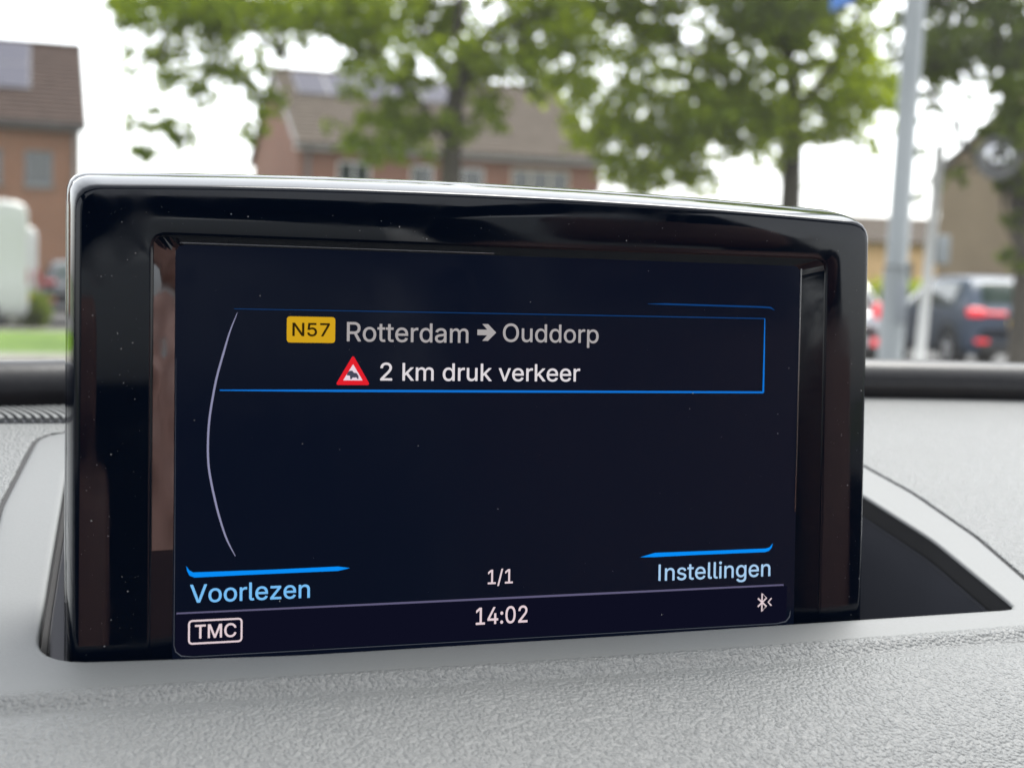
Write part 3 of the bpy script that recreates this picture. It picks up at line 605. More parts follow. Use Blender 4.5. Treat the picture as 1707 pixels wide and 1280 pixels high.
prof = [(.22, -.02), (.24, -.05), (.3, -.05), (.315, .0), (.28, .05), (0.02, .07)]
V = [(r*math.cos(2*math.pi*k/nn), y, r*math.sin(2*math.pi*k/nn)) for k in range(nn) for r, y in prof]; q = len(prof)
Fc = [(k*q+i, k*q+i+1, ((k+1) % nn)*q+i+1, ((k+1) % nn)*q+i) for k in range(nn) for i in range(q-1)]
obj('rim', V, Fc, M['zinc'], mr, True)
mi = Matrix.Rotation(-mr.rotation_euler.z, 4, 'Z'); tc_ = mi @ (P(1699, 300, 21.0)-mc)
tube('bracket', [(0, .05, 0), (0, .25, -.05), tuple(tc_)], .022, M['galv'], mr, 8)

# ------------------------------------------------------------------ the car we sit in
A_, Y0_, Z0_ = .2, .303, CAM_Z-.0812
def zp(y): return Z0_+A_*(y-Y0_)
def yb(x):
    d = abs(x-.25); return .5015-.0165*min(1, d/.25)**2-.05*max(0, d-.25)
def rpoly(pts, n=8):
    o = []; m_ = len(pts)
    for i, (x, y, r) in enumerate(pts):
        p, a, b_ = Vector((x, y)), Vector(pts[i-1][:2]), Vector(pts[(i+1) % m_][:2])
        da, db = (a-p).normalized(), (b_-p).normalized(); cs = da.dot(db); half = math.acos(max(-1, min(1, cs)))/2
        t = min(r/math.tan(half), (a-p).length*.49, (b_-p).length*.49)
        s, e_ = p+da*t, p+db*t
        for k in range(n+1):
            f = k/n; o.append((1-f)**2*s+2*f*(1-f)*p+f*f*e_)
    return o
def resample(poly, n):
    P2 = poly+[poly[0]]; Ls = [0]
    for i in range(len(poly)): Ls.append(Ls[-1]+(P2[i+1]-P2[i]).length)
    o = []; j = 0
    for k in range(n):
        s = Ls[-1]*k/n
        while Ls[j+1] < s: j += 1
        f = (s-Ls[j])/max(1e-9, Ls[j+1]-Ls[j]); o.append(P2[j].lerp(P2[j+1], f))
    return o
def offset(poly, d):
    o = []; n = len(poly)
    for i in range(n):
        t = (poly[(i+1) % n]-poly[i-1]).normalized(); o.append(poly[i]+Vector((t.y, -t.x))*d)   # ccw: outward for d > 0
    return o
slot = resample(rpoly([(.0012, .3045, .011), (.055, .3016, .2), (.13, .3022, .2), (.2445, .3042, .004), (.2515, .352, .08), (.251, .432, .012), (.0105, .432, .012), (.004, .345, .1)], 10), 260)
rim_o = rpoly([(-.013, .2905, .002), (.12, .2905, .1), (.254, .2905, .002), (.2668, .352, .05), (.2700, .39, .05), (.266, .4595, .016), (.003, .4595, .013), (-.007, .395, .1)], 10)
seam_o = resample(rim_o, 260)
# align the two rings by the nearest starting point
st_i = min(range(260), key=lambda i: (seam_o[i]-slot[0]).length); seam_o = seam_o[st_i:]+seam_o[:st_i]
db = empty('dashboard', (0, 0, 0)); tag(db, 'pale grey grained dashboard with smooth recess round the display', 'dashboard')
def rings_mesh(name, rings, mtl, parent, smooth=True):
    V = []; Fc = []; n = len(rings[0])
    for r in rings: V += r
    for i in range(len(rings)-1):
        for k in range(n): Fc.append((i*n+k, i*n+(k+1) % n, (i+1)*n+(k+1) % n, (i+1)*n+k))
    return obj(name, V, Fc, mtl, parent, smooth)
def lift(poly, dz, fn=zp): return [Vector((p.x, p.y, fn(p.y)+dz)) for p in poly]
inn = lambda d: offset(slot, d)       # d > 0 grows the opening
rg = [lift(inn(0), -.0009), lift(inn(.0001), -.0005), lift(inn(.0004), -.00015), lift(inn(.001), 0), lift(inn(.002), 0)]
for f in (.25, .5, .75): rg.append([a.lerp(b_, f) for a, b_ in zip(lift(inn(.002), 0), lift(offset(seam_o, -.0013), 0))])
rg += [lift(offset(seam_o, -.0013), 0), lift(offset(seam_o, -.0005), -.0001), lift(offset(seam_o, -.0001), -.0004), lift(seam_o, -.002)]
rings_mesh('slot_surround', rg, M['trim'], db)
well = [lift(inn(.0003), -.0006), lift(inn(.0002), -.012), lift(inn(-.001), -.06)]
well = [lift(inn(-.0012), -.006), lift(inn(-.0016), -.014), lift(inn(-.003), -.06)]
rings_mesh('slot_gap', [lift(inn(.0003), -.0006), lift(inn(.0003), -.007), lift(inn(-.0014), -.0068)], M['seam'], db, False)  # dark band painted for the shade in the gap below the lip
wl = rings_mesh('slot_well', well, M['well'], db, False)
obj('well_floor', well[-1], [tuple(range(260))], M['well'], wl)
# groove floor, raised and blackened to paint the shade of the seam
rings_mesh('seam_strip', [lift(offset(seam_o, -.0003), -.0007), lift(offset(seam_o, .0028), -.0007)], M['seam'], db, False)
# top pad: everything round the surround, up to the roll at the windscreen
gap = offset(seam_o, .0017)
side = [p for p in gap if p.y > .2895]
i0 = next(i for i in range(260) if gap[i].y > .2895 and gap[i-1].y <= .2895)
side = [gap[(i0+k) % 260] for k in range(260) if gap[(i0+k) % 260].y > .2895]
if side[0].x < side[-1].x: side = side[::-1]
XL, XR = -.62, .86
outer = [Vector((XL, .2895))]+[Vector((x, yb(x))) for x in np.linspace(XL, XR, 60)]+[Vector((XR, .2895))]
bm = bmesh.new()
loop = outer+side                # left front, back edge, right front, then back along the seam
vv = [bm.verts.new((p.x, p.y, zp(p.y))) for p in loop]
es = [bm.edges.new((vv[i], vv[(i+1) % len(vv)])) for i in range(len(vv))]
bmesh.ops.triangle_fill(bm, use_beauty=True, edges=es)
for f in bm.faces:
    if f.normal.z < 0: f.normal_flip()
ls = len(outer); prev = [vv[ls+i] for i in range(len(side))]
for off_, dz in ((-.0003, -.0001), (-.0005, -.0004), (-.0006, -.002)):
    cur = []
    for i, p in enumerate(side):
        t = (side[min(i+1, len(side)-1)]-side[max(i-1, 0)]).normalized(); nrm = Vector((-t.y, t.x))
        if (p+nrm*.01-Vector((.13, .37))).length < (p-Vector((.13, .37))).length: pass
        else: nrm = -nrm
        q2 = p-nrm*off_ if False else p+nrm*abs(off_)
        cur.append(bm.verts.new((q2.x, q2.y, zp(q2.y)+dz)))
    for i in range(len(side)-1): bm.faces.new((prev[i], prev[i+1], cur[i+1], cur[i]))
    prev = cur
bmesh.ops.recalc_face_normals(bm, faces=bm.faces[:])
bm_obj('top_pad', bm, M['pad'], db)
# front pad, rolling down towards the seats
prof = [(.2928, -.0012), (.292, .0), (.2908, .0006), (.2892, .0009), (.2878, .0006), (.2862, -.0004), (.2848, -.0008), (.2832, -.0004), (.2805, .0004), (.2755, .0005), (.27, .0001), (.262, -.0005), (.25, -.002), (.237, -.0052), (.222, -.0115), (.207, -.021), (.193, -.035), (.182, -.055), (.175, -.085), (.172, -.13), (.172, -.3)]
xs = np.linspace(XL, XR, 80); V = []; Fc = []
for y, dz in prof:
    for x in xs:
        bow = .003*max(0, (x-.1)/.14)**2 if x > .1 else 0
        V.append((x, y+min(bow, .006), zp(y+min(bow, .006))+dz))
m_ = len(xs)
Fc = [(i*m_+j, (i+1)*m_+j, (i+1)*m_+j+1, i*m_+j+1) for i in range(len(prof)-1) for j in range(m_-1)]
obj('front_pad', V, Fc, M['pad'], db, True)
# defroster vent
vt = obj('defroster_vent', *(lambda v: (v, BOXF))([(x, y, zp(y)+dz) for dz in (-.002, .0004) for x, y in ((-.13, .4685), (.12, .4685), (.12, .4835), (-.13, .4835))]), M['well'], db)
sl = None
for i in range(92):
    x = -.128+i*.0027
    if sl is None:
        V = []; Fc = []; n = 7
        for k in range(n):
            f = k/(n-1); xx = .009*(f**1.6)*-1+.0035; yy = .4688+.0144*f
            V += [(xx-.0007, yy, zp(yy)-.001), (xx+.0007, yy, zp(yy)-.001), (xx+.0007, yy, zp(yy)+.0017), (xx-.0007, yy, zp(yy)+.0017)]
        for k in range(n-1):
            for j in range(4): Fc.append((k*4+j, k*4+(j+1) % 4, (k+1)*4+(j+1) % 4, (k+1)*4+j))
        Fc += [(0, 1, 2, 3), ((n-1)*4+3, (n-1)*4+2, (n-1)*4+1, (n-1)*4)]
        sl = mesh('slat', V, Fc)
    o = link('slat', sl, M['slat'], vt); o.location.x = x
# black roll along the foot of the windscreen
pts = [Vector((x, yb(x)+.0085, zp(yb(x))+.0035)) for x in np.linspace(XL-.02, XR+.02, 70)]
V, Fc = tube_data(pts, .0115, 24); obj('rear_roll', V, Fc, M['roll'], db, True)
# dashboard body below
obj('dash_body', [(XL, .2, zp(.2)-.35), (XR, .2, zp(.2)-.35), (XR, .72, zp(.5)-.35), (XL, .72, zp(.5)-.35), (XL, .2, zp(.2)-.08), (XR, .2, zp(.2)-.08), (XR, .72, zp(.5)-.06), (XL, .72, zp(.5)-.06)], BOXF, M['cabin'], db)

# windscreen: curved laminated sheet
def ws(x, f):
    u_ = (x-.12)/.76
    lo = Vector((x, yb(x)+.2-.12*u_*u_, zp(.5)-.03)); hi = Vector((.12+(x-.12)*.82, -.1-.05*u_*u_, CAM_Z+.44-.03*u_*u_))
    p = lo.lerp(hi, f); b_ = math.sin(f*math.pi)*.035; return p+Vector((0, b_*.6, b_*.8))
wsc = empty('windscreen', (0, 0, 0)); tag(wsc, 'clear curved windscreen between the dashboard and the street', 'windscreen')
nx, nf = 40, 24; V = []
for s_ in (0, 1):
    for i in range(nf+1):
        for j in range(nx+1):
            p = ws(XL-.02+(XR-XL+.04)*j/nx, i/nf); V.append(p+Vector((0, .003, .004))*s_)
m_ = nx+1; N1 = m_*(nf+1)
Fc = [(i*m_+j, i*m_+j+1, (i+1)*m_+j+1, (i+1)*m_+j) for i in range(nf) for j in range(nx)]
Fc += [tuple(N1+k for k in q_)[::-1] for q_ in Fc]
obj('glass', V, Fc, M['glass'], wsc, True)
# cabin shell (structure): roof lining, pillars, doors, floor, rear, bonnet
cb_ = empty('car_cabin', (0, 0, 0)); tag(cb_, kind='structure')
zr = CAM_Z+.43
V = []; Fc = []
for i, y in enumerate(np.linspace(-.13, -2.3, 12)):
    for j, x in enumerate(np.linspace(-.52, .76, 9)):
        u_ = (x-.12)/.64; V.append((x, y, zr+.03*math.sin(i/11*math.pi)-.05*u_*u_-(.14*max(0, (i-8)/3)**2)))
Fc = [(i*9+j, i*9+j+1, (i+1)*9+j+1, (i+1)*9+j) for i in range(11) for j in range(8) if not (1 <= i <= 5 and 1 <= j <= 6)]      # opening cut for an added, unseen glass roof to light the front pad
V2 = [Vector(v)+Vector((0, 0, .02)) for v in V]; n0 = len(V)
obj('headliner', V, Fc, M['liner'], cb_, True); obj('roof_panel', [v+Vector((0, 0, .01)) for v in V2], [f[::-1] for f in Fc], M['bonnet'], cb_, True)
obj('added_roof_glass', [Vector(V[i*9+j])+Vector((0, 0, .02)) for i, j in ((1, 1), (1, 7), (6, 7), (6, 1))], [(0, 1, 2, 3)], M['glass'], cb_)
for s_ in (0, 1):
    xb, xt = (XL-.02, -.53) if s_ == 0 else (XR+.02, .77)
    lo, hi = ws(xb, 0), ws(xb, 1)
    tube('windscreen_pillar', [lo, ws(xb, .35), ws(xb, .7), hi], .04, M['liner'], cb_, 12)
    Xo = xb-.03 if s_ == 0 else xb+.03
    obj('door_panel', boxv(min(xb, Xo), max(xb, Xo), -2.2, .55, .35, CAM_Z-.1), BOXF, M['cabin'], cb_)
    tube('door_pillar', [(xb, -.85, CAM_Z-.1), (xt, -.95, zr-.04)], .06, M['liner'], cb_, 10)
    tube('door_pillar', [(xb, -1.9, CAM_Z-.1), (xt, -2.1, zr-.1)], .1, M['liner'], cb_, 10)
    obj('door_glass', [(xb, .45, CAM_Z-.1), (xb, -.85, CAM_Z-.1), (xt, -.95, zr-.03), (xt, -.13, zr-.02)], [(0, 1, 2, 3)], M['glass'], cb_)
    obj('door_glass', [(xb, -.85, CAM_Z-.1), (xb, -2.0, CAM_Z-.1), (xt, -2.1, zr-.05), (xt, -.95, zr-.03)], [(0, 1, 2, 3)], M['dimming'], cb_)
obj('floor_panel', boxv(XL, XR, -2.4, .62, .22, .25), BOXF, M['cabin'], cb_)
obj('firewall', boxv(XL, XR, .725, .74, .25, zp(.5)-.05), BOXF, M['cabin'], cb_)
obj('rear_bulkhead', boxv(XL, XR, -2.45, -2.38, .25, CAM_Z+.02), BOXF, M['cabin'], cb_)
obj('rear_window', [(XL+.1, -2.42, CAM_Z+.02), (XR-.1, -2.42, CAM_Z+.02), (.7, -2.3, zr-.16), (-.46, -2.3, zr-.16)], [(0, 1, 2, 3)], M['dimming'], cb_)
V = []; Fc = []
for i, f in enumerate(np.linspace(0, 1, 10)):
    for j, x in enumerate(np.linspace(XL, XR, 15)):
        u_ = (x-.12)/.74; V.append((x*(1-.08*f)+.12*.08*f, .78+.95*f-.12*u_*u_, zp(.5)-.06-.1*f-.1*f**4-.06*u_*u_))
Fc = [(i*15+j, i*15+j+1, (i+1)*15+j+1, (i+1)*15+j) for i in range(9) for j in range(14)]
obj('bonnet', V, Fc, M['bonnet'], cb_, True)
obj('front_bumper', [(XL, .6, .25), (XR, .6, .25), (XR-.08, 1.72, .25), (XL+.08, 1.72, .25), (XL, .6, .8), (XR, .6, .8), (XR-.08, 1.7, .78), (XL+.08, 1.7, .78)], BOXF, M['bonnet'], cb_)
for x in (XL+.1, XR-.1):
    for y in (1.2, -1.6): tube('wheel', [(x-.1, y, .3), (x+.1, y, .3)], .31, M['tyre'], cb_, 24)
for xc, ys, zs_ in ((-.2, -.35, .25), (.62, .0, .4)):      # unseen; passenger seat set forward and high to reflect brown in the display frame
    st_ = box('car_seat', -.25, .25, -.45, .05, .0, .3, M['seat'], cb_, .06); st_.location = (xc, ys, zs_)
    bk = box('backrest', -.25, .25, -.07, .07, 0, .62, M['seat'], st_, .06); bk.location = (0, -.48, .26); bk.rotation_euler = (R_(18), 0, 0)
    hr_ = box('headrest', -.13, .13, -.05, .05, 0, .18, M['seat'], st_, .045); hr_.location = (0, -.69, .87); hr_.rotation_euler = (R_(12), 0, 0)

# ------------------------------------------------------------------ the navigation display
TILT = .0455
D0 = Vector((.1059, .3137, CAM_Z-.0383)); UPV = Vector((0, math.sin(TILT), math.cos(TILT))); NRM = Vector((0, -math.cos(TILT), math.sin(TILT)))
dsp = empty('navigation_display', D0); dsp.rotation_euler = (-TILT, 0, 0)
tag(dsp, 'glossy black pop-up navigation display showing a Dutch traffic message', 'display')
mm = lambda x, y, dep=0.0: Vector((x/1000, dep/1000, y/1000))     # local: x right, z up, +y away from the viewer
FRONT = -1.4         # bezel face stands 1.4 mm proud of the panel
def outline(inset_side=0.0, inset_top=0.0, n=150):
    top = [(-97.3, 56.6), (-56, 58.2), (-11, 58.7), (38, 58.1), (95.6, 56.2)]
    pts = []
    xl, xr, bot, rad = -97.4-inset_side, 96.0+inset_side, -75.0, 5.2
    def ty(x): 
        u_ = (x+3)/96; return 58.7-2.2*u_*u_+inset_top
    raw = [(xl, bot, .5), (xr, bot, .5), (xr, ty(xr), rad)]
    for x in np.linspace(xr-18, xl+18, 12): raw.append((x, ty(x), 60))
    raw.append((xl, ty(xl), rad))
    return resample(rpoly(raw, 14), n)
NB = 420
def ring(ins, int_, dep): return [mm(p.x, p.y, dep) for p in outline(ins, int_, NB)]
K = .993     # the face stands nearer, so it is drawn slightly smaller
# opening of the bezel
op_o = resample(rpoly([(-81.5, -75, .5), (83.5, -75, .5), (83.5, 46.6, 3.0), (-81.5, 46.6, 3.0)], 8), NB)
op_i = resample(rpoly([(-76.2, -75, .5), (76.6, -75, .5), (76.6, 44.6, 2.0), (-76.2, 44.6, 2.0)], 8), NB)
o0 = outline(-.9, -.7, NB)
def align(a, b_):
    i = min(range(NB), key=lambda k: (b_[k]-a[0]).length); return b_[i:]+b_[:i]
op_o = align(o0, op_o); op_i = align(o0, op_i)
rr = [[mm(p.x, p.y, .05) for p in op_i], [mm(p.x, p.y, FRONT+.35) for p in offset(op_o, -.35)], [mm(p.x, p.y, FRONT+.05) for p in offset(op_o, -.05)], [mm(p.x, p.y, FRONT) for p in offset(op_o, .5)]]
rr += [[mm(a.x, a.y, FRONT).lerp(mm(b_.x, b_.y, FRONT), f) for a, b_ in zip(offset(op_o, .5), outline(-1.6, -1.3, NB))] for f in (.5,)]
rr += [ring(-1.6, -1.3, FRONT), ring(-.8, -.5, FRONT+.15), ring(-.25, -.1, FRONT+.6), ring(0, .15, FRONT+1.2), ring(.5, 1.2, FRONT+4), ring(.9, 2.4, FRONT+8), ring(1.0, 2.9, FRONT+10), ring(.8, 2.9, FRONT+10.8), ring(-.5, 1.5, FRONT+11.2)]
bz = rings_mesh('bezel', rr[1:], M['gloss'], dsp)
rings_mesh('inner_bevel', [rr[0], [mm(p.x, p.y, FRONT+.352) for p in offset(op_o, -.352)]], M['gloss'], dsp, False)
V = []; Fc = []                 # uneven mirror strip added left of the panel to draw a brown reflection
for i in range(23):
    y = -21.5+(45.0+21.5)*i/22
    for j in range(5):
        f = j/4; V.append(mm(-81.0+4.6*f, y, FRONT+.38+(.9)*f-.06+.10*math.sin(math.pi*f)*math.sin(i*.9)))
Fc = [(i*5+j, i*5+j+1, (i+1)*5+j+1, (i+1)*5+j) for i in range(22) for j in range(4)]
obj('reflection_strip', V, Fc, M['bevel'], dsp, True)
for nm, p0, p1 in (('glint_line', (77.0, 44.0), (76.6, -17.0)), ('glint_line', (-75.5, 45.0), (-4.0, 45.1))):  # thin metal lines added to draw reflected glints beside the panel
    t_ = (Vector(p1)-Vector(p0)).normalized(); n_ = Vector((-t_.y, t_.x))*.17
    V = [mm(*(Vector(p)+n_*k), -.25-.12*(k == 0)) for p in (p0, p1) for k in (-1, 0, 1)]
    obj(nm, V, [(0, 1, 4, 3), (1, 2, 5, 4)], M['bevel'], dsp, True)
rs_ = [ring(.0, 1.8, FRONT+11.4), ring(.7, 2.9, FRONT+11.6), ring(.9, 3.2, FRONT+12.1), ring(1.2, 3.9, FRONT+14.5), ring(1.3, 4.3, FRONT+16.5), ring(1.2, 4.3, FRONT+17.5), ring(.8, 3.4, FRONT+21), ring(-3, -1, FRONT+25), ring(-8, -6, FRONT+27)]
sh = rings_mesh('rear_shell', rs_, M['gloss'], dsp)
obj('rear_cover', rs_[-1], [tuple(range(NB))], M['shell'], sh)
pn = obj('screen_panel', [mm(*p) for p in ((-78, -75), (78, -75), (78, 46), (-78, 46))], [(0, 1, 2, 3)], M['panel'], dsp)
pb = M['panel'].node_tree.nodes['Principled BSDF']; pb.inputs['Emission Color'].default_value = (*srgb(11, 18, 36), 1); pb.inputs['Emission Strength'].default_value = .55/2**EXPO
# glowing ribbon painted as a glint on the glass, round the lower corners
def ribbon(name, pts, wds, mtl, lay=1, closed=False, parent=None):
    V = []; Fc = []; n = len(pts); dep = -.06*lay
    if not hasattr(wds, '__len__'): wds = [wds]*n
    for i in range(n):
        a, b_ = (pts[i-1] if (i > 0 or closed) else pts[i]), (pts[(i+1) % n] if (i < n-1 or closed) else pts[i])
        t = (Vector(b_)-Vector(a)).normalized(); nn_ = Vector((-t.y, t.x))*wds[i]/2; p = Vector(pts[i])
        V += [mm(*(p+nn_), dep), mm(*(p-nn_), dep)]
    for i in range(n if closed else n-1): j = (i+1) % n; Fc.append((2*i, 2*i+1, 2*j+1, 2*j))
    return obj(name, V, Fc, mtl, parent or pn)
def poly(name, pts, mtl, lay=1):
    bm = bmesh.new(); v = [bm.verts.new(mm(x, y, -.06*lay)) for x, y in pts]
    e = [bm.edges.new((v[i], v[(i+1) % len(v)])) for i in range(len(v))]; bmesh.ops.triangle_fill(bm, edges=e, use_beauty=True)
    return bm_obj(name, bm, mtl, pn)
font = None
try: font = bpy.data.fonts.load(os.path.join(bpy.utils.system_resource('DATAFILES', path='fonts'), 'Inter.woff2'))
except Exception: font = None
def text(s, x0, x1, y0, cap, mtl, lay=2, bold=.0):
    cu = bpy.data.curves.new('lettering', 'FONT'); cu.body = s
    if font: cu.font = font
    cu.resolution_u = 4
    ob = bpy.data.objects.new('lettering', cu); col.objects.link(ob); bpy.context.view_layer.update()
    dg = bpy.context.evaluated_depsgraph_get(); cv = ob.to_curve(dg, apply_modifiers=False); cons = []
    for sp_ in cv.splines:                      # every contour as a polygon; overlapping strokes are filled one by one
        b_ = sp_.bezier_points; n = len(b_); pl = []
        for i in range(n):
            p0, p1, p2, p3 = b_[i].co, b_[i].handle_right, b_[(i+1) % n].handle_left, b_[(i+1) % n].co
            st3 = 1 if ((p1-p0).cross(p3-p0).length < 1e-6 and (p2-p0).cross(p3-p0).length < 1e-6) else 5
            for k in range(st3):
                f = k/st3; pl.append(Vector(((1-f)**3*p0+3*f*(1-f)**2*p1+3*f*f*(1-f)*p2+f**3*p3)[:2]))
        pl = [p for i, p in enumerate(pl) if (p-pl[i-1]).length > 1e-5]
        ar = sum(pl[i-1].cross(pl[i]) for i in range(len(pl)))/2; cons.append((ar, pl))
    ob.to_curve_clear(); bpy.data.objects.remove(ob)
    pv, pe = [], []
    for _, pl in cons:
        o_ = len(pv); pv += pl; pe += [(o_+i, o_+(i+1) % len(pl)) for i in range(len(pl))]
    rv, _, rf_, *_ = delaunay_2d_cdt(pv, pe, [], 0, 1e-5)
    def wind(p):
        w_ = 0
        for _, pg in cons:
            for i in range(len(pg)):
                a_, b_ = pg[i-1], pg[i]; cr = (b_.x-a_.x)*(p.y-a_.y)-(p.x-a_.x)*(b_.y-a_.y)
                if a_.y <= p.y < b_.y and cr > 0: w_ += 1
                elif b_.y <= p.y < a_.y and cr < 0: w_ -= 1
        return w_
    parts = [([(v.x, v.y, 0) for v in rv], [tuple(f) for f in rf_ if wind(sum((rv[i] for i in f), Vector((0, 0)))/3) != 0])]
    V, pol = merge(parts); co = np.array([tuple(v) for v in V]); n = len(co)
    cu2 = bpy.data.curves.new('cap', 'FONT'); cu2.body = 'I'
    if font: cu2.font = font
    ob2 = bpy.data.objects.new('cap', cu2); col.objects.link(ob2); bpy.context.view_layer.update(); ch_ = ob2.dimensions.y; bpy.data.objects.remove(ob2)
    sx = (x1-x0)/(co[:, 0].max()-co[:, 0].min()); sy = cap/ch_
    X = x0+(co[:, 0]-co[:, 0].min())*sx; Y = y0+co[:, 1]*sy
    parts = []
    shifts = [(0, 0)] if not bold else [(bold*math.cos(a), bold*math.sin(a)) for a in np.linspace(0, 2*math.pi, 9)[:-1]]     # heavier strokes
    for k, (dx, dy) in enumerate(shifts):
        parts.append(([((x+dx)/1000, -(.06*lay+.002*k)/1000, (y+dy)/1000) for x, y in zip(X, Y)], pol))
    V, Fc = merge(parts); return obj('lettering', V, Fc, mtl, pn)
E_ = dict(grey=emit('ui grey', srgb(168, 163, 164)), white=emit('ui white', srgb(222, 216, 220)), sky=emit('ui light blue', srgb(120, 190, 245)), blue=emit('ui blue', srgb(8, 140, 245)), line=emit('ui line blue', srgb(18, 112, 205)), dim=emit('ui dim blue', srgb(16, 62, 118)),
          arc=emit('ui arc', srgb(140, 140, 170)), amber=emit('ui amber', srgb(206, 160, 30)), ink=emit('ui ink', srgb(45, 34, 12)), red=emit('ui red', srgb(224, 32, 44)), pink=emit('ui pale', srgb(232, 214, 226)), glyph=emit('ui glyph', srgb(70, 72, 88)), bar=emit('ui bar', srgb(14, 15, 32)), barl=emit('ui bar line', srgb(96, 92, 122)), ice=emit('ui ice', srgb(168, 205, 240)), pk=emit('ui warm white', srgb(228, 208, 214)))
def rrect(x0, x1, y0, y1, r, n=5): return [tuple(p) for p in rpoly([(x0, y0, r), (x1, y0, r), (x1, y1, r), (x0, y1, r)], n)]
poly('status_bar', [(-75.8, -44.2), (-74.5, -44.8), (73.5, -44.8), (74.8, -44.2), (74.8, -35.8), (-75.8, -35.8)], E_['bar'], 1)
ribbon('status_line', [(-75.6, -35.5), (-30, -35.5), (20, -35.45), (73.8, -35.4)], [.35, .45, .5, .4], E_['barl'], 2)
text('Rotterdam', -38.5, -10.0, 24.3, 4.25, E_['grey'], bold=.05)
poly('arrow', [(-7.8, 26.1), (-7.8, 27.4), (-5.4, 27.4), (-6.6, 28.7), (-5.2, 28.7), (-3.2, 26.75), (-5.2, 24.8), (-6.6, 24.8), (-5.4, 26.1)], E_['grey'], 2)
text('Ouddorp', -1.5, 22.5, 24.7, 4.15, E_['grey'], bold=.05)
poly('road_badge', rrect(-52.1, -41.2, 23.8, 29.6, .8), E_['amber'], 1)
text('N57', -50.8, -42.5, 25.3, 2.85, E_['ink'], 2, .07)
def tri(cx_, y0, y1, hw, r): return [tuple(p) for p in rpoly([(cx_-hw, y0, r), (cx_+hw, y0, r), (cx_, y1, r)], 5)]
poly('warning_triangle', tri(-37.05, 14.4, 21.2, 4.0, .45), E_['red'], 1)
poly('triangle_field', tri(-37.05, 15.45, 19.1, 2.25, .1), E_['pink'], 2)
poly('car_glyph', [(-38.5, 16.6), (-38.3, 17.2), (-37.9, 17.6), (-37.2, 17.65), (-36.9, 17.2), (-36.2, 17.1), (-35.8, 16.5), (-35.75, 15.8), (-36.1, 15.8), (-36.2, 16.1), (-37.2, 16.1), (-37.3, 15.75), (-37.7, 15.75), (-37.75, 16.5)], E_['glyph'], 3)
text('2 km druk verkeer', -30.7, 17.9, 15.5, 3.95, E_['white'], bold=.05)
ribbon('box_bottom_line', [(-66.7, 13.15), (-40, 13.1), (0, 13.05), (67, 13.0)], [.25, .55, .55, .5], E_['line'], 2)
ribbon('box_top_line', [(-63.7, 31.0), (0, 31.2), (67, 31.35)], [.12, .2, .24], E_['dim'], 2)
ribbon('box_side_line', [(67.05, 31.4), (67.05, 22), (67.0, 12.9)], [.22, .4, .5], E_['line'], 2)
ac = [(-63.0, 30.2), (-64.6, 26), (-66.0, 21.1), (-67.3, 16.2), (-68.2, 11.5), (-68.9, 6.5), (-69.15, 1.4), (-69.0, -3), (-68.4, -6.9), (-67.5, -11), (-66.6, -14.5), (-65.0, -19.4), (-63.0, -23.4)]
an_ = np.linspace(0, len(ac)-1, 73)
ribbon('menu_arc', [tuple(crom(np.array(ac), t)) for t in an_], list(np.interp(an_, range(len(ac)), [.1, .3, .42, .45, .45, .45, .45, .45, .45, .45, .42, .38, .12])), E_['arc'], 2)
poly('left_tab', [(-73.6, -25.2), (-72.9, -26.2), (-72.1, -26.65), (-55, -26.7), (-40, -26.55), (-37.2, -27.0), (-40, -27.55), (-60, -27.65), (-71.8, -27.8), (-72.9, -27.3), (-73.4, -26.3)], E_['blue'], 2)
poly('right_tab', [(34.3, -27.05), (38.2, -26.1), (55, -26.1), (68.5, -26.05), (69.6, -25.8), (70.5, -24.8), (70.2, -25.9), (69.4, -26.7), (68.3, -26.95), (50, -27.0), (38, -27.15)], E_['blue'], 2)
ribbon('header_line', [(35.3, 34.3), (40, 34.35), (66, 34.2), (68.6, 34.1), (69.7, 33.5)], [.1, .4, .4, .4, .15], E_['dim'], 2)
text('Voorlezen', -72.7, -46.4, -33.3, 3.9, E_['sky'], bold=.05)
poly('lettering', [(39.25, -33.0), (39.82, -33.0), (39.82, -29.0), (39.25, -29.0)], E_['ice'], 2)
text('nstellingen', 41.0, 69.9, -33.0, 4.0, E_['ice'], bold=.04)
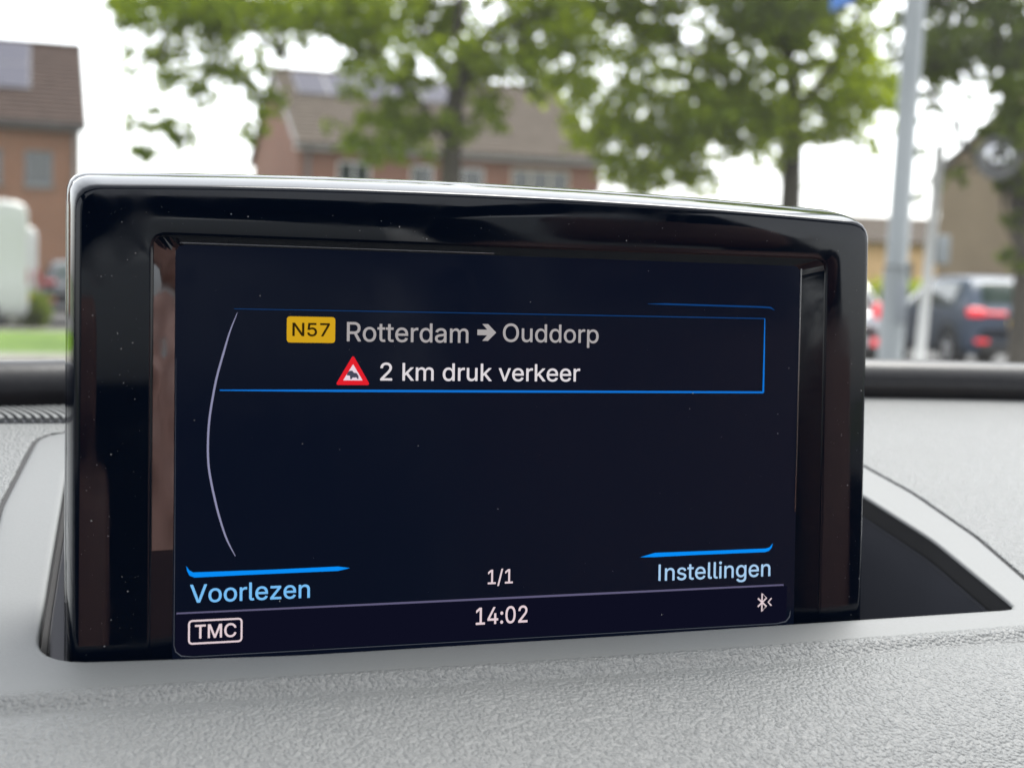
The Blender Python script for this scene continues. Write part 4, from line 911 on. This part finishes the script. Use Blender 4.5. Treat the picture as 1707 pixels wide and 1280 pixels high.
text('1/1', -4.4, 1.7, -32.0, 3.3, E_['pk'], bold=.04)
text('14:02', -7.2, 5.5, -41.4, 3.9, E_['pk'], bold=.05)
ribbon('traffic_label_frame', rrect(-72.9, -61.5, -42.3, -37.3, .8), .4, E_['pk'], 2, True)
text('TMC', -71.6, -62.7, -41.2, 2.95, E_['pk'], 3, .05)
def stroke(pts, wd, mtl):
    for a, b_ in zip(pts[:-1], pts[1:]): pass
    return ribbon('bluetooth_symbol', pts, wd, mtl, 2)
stroke([(66.6, -38.5), (69.0, -40.6), (67.75, -41.8), (67.75, -37.3), (69.0, -38.5), (66.6, -40.6)], .4, E_['pk'])
ribbon('edge_glint', [(-76.1, 20), (-76.1, -42.5), (-75.7, -43.9), (-74.5, -44.9), (-72, -45.2), (0, -45.2), (72, -45.1), (74.6, -44.7), (75.6, -43.6), (75.9, -42)], [.05, .12, .2, .25, .15, .12, .18, .3, .3, .12], emit('edge glint', srgb(78, 82, 90)), 2)  # emission paints the glint along the rim of the glass
stroke([(70.4, -38.6), (69.5, -39.55), (70.4, -40.5)], .35, E_['pk'])
# dust on the gloss
def flecks(name, n, inside, dep, parent):
    V = []; Fc = []
    while len(Fc) < n:
        x, y = rng.uniform(-96, 95), rng.uniform(-45, 57)
        if not inside(x, y): continue
        r = .05+.16*rng.random()**5; k = 6; o = len(V); el = rng.uniform(.5, 1); ph = rng.uniform(0, 3)
        for i in range(k):
            a = 2*math.pi*i/k; dx, dy = r*math.cos(a), r*el*math.sin(a)*rng.uniform(.7, 1.2)
            V.append(mm(x+dx*math.cos(ph)-dy*math.sin(ph), y+dx*math.sin(ph)+dy*math.cos(ph), dep))
        Fc.append(tuple(range(o, o+k)))
    o = obj(name, V, Fc, M['dust'], parent); tag(o, kind='stuff'); return o
flecks('dust_specks', 210, lambda x, y: (abs(x-1) > 84.5 or y > 47.5) and y < 54-2*((x+3)/96)**2, FRONT-.03, bz)
flecks('dust_specks', 60, lambda x, y: abs(x) < 75 and y < 44, -.25, pn)
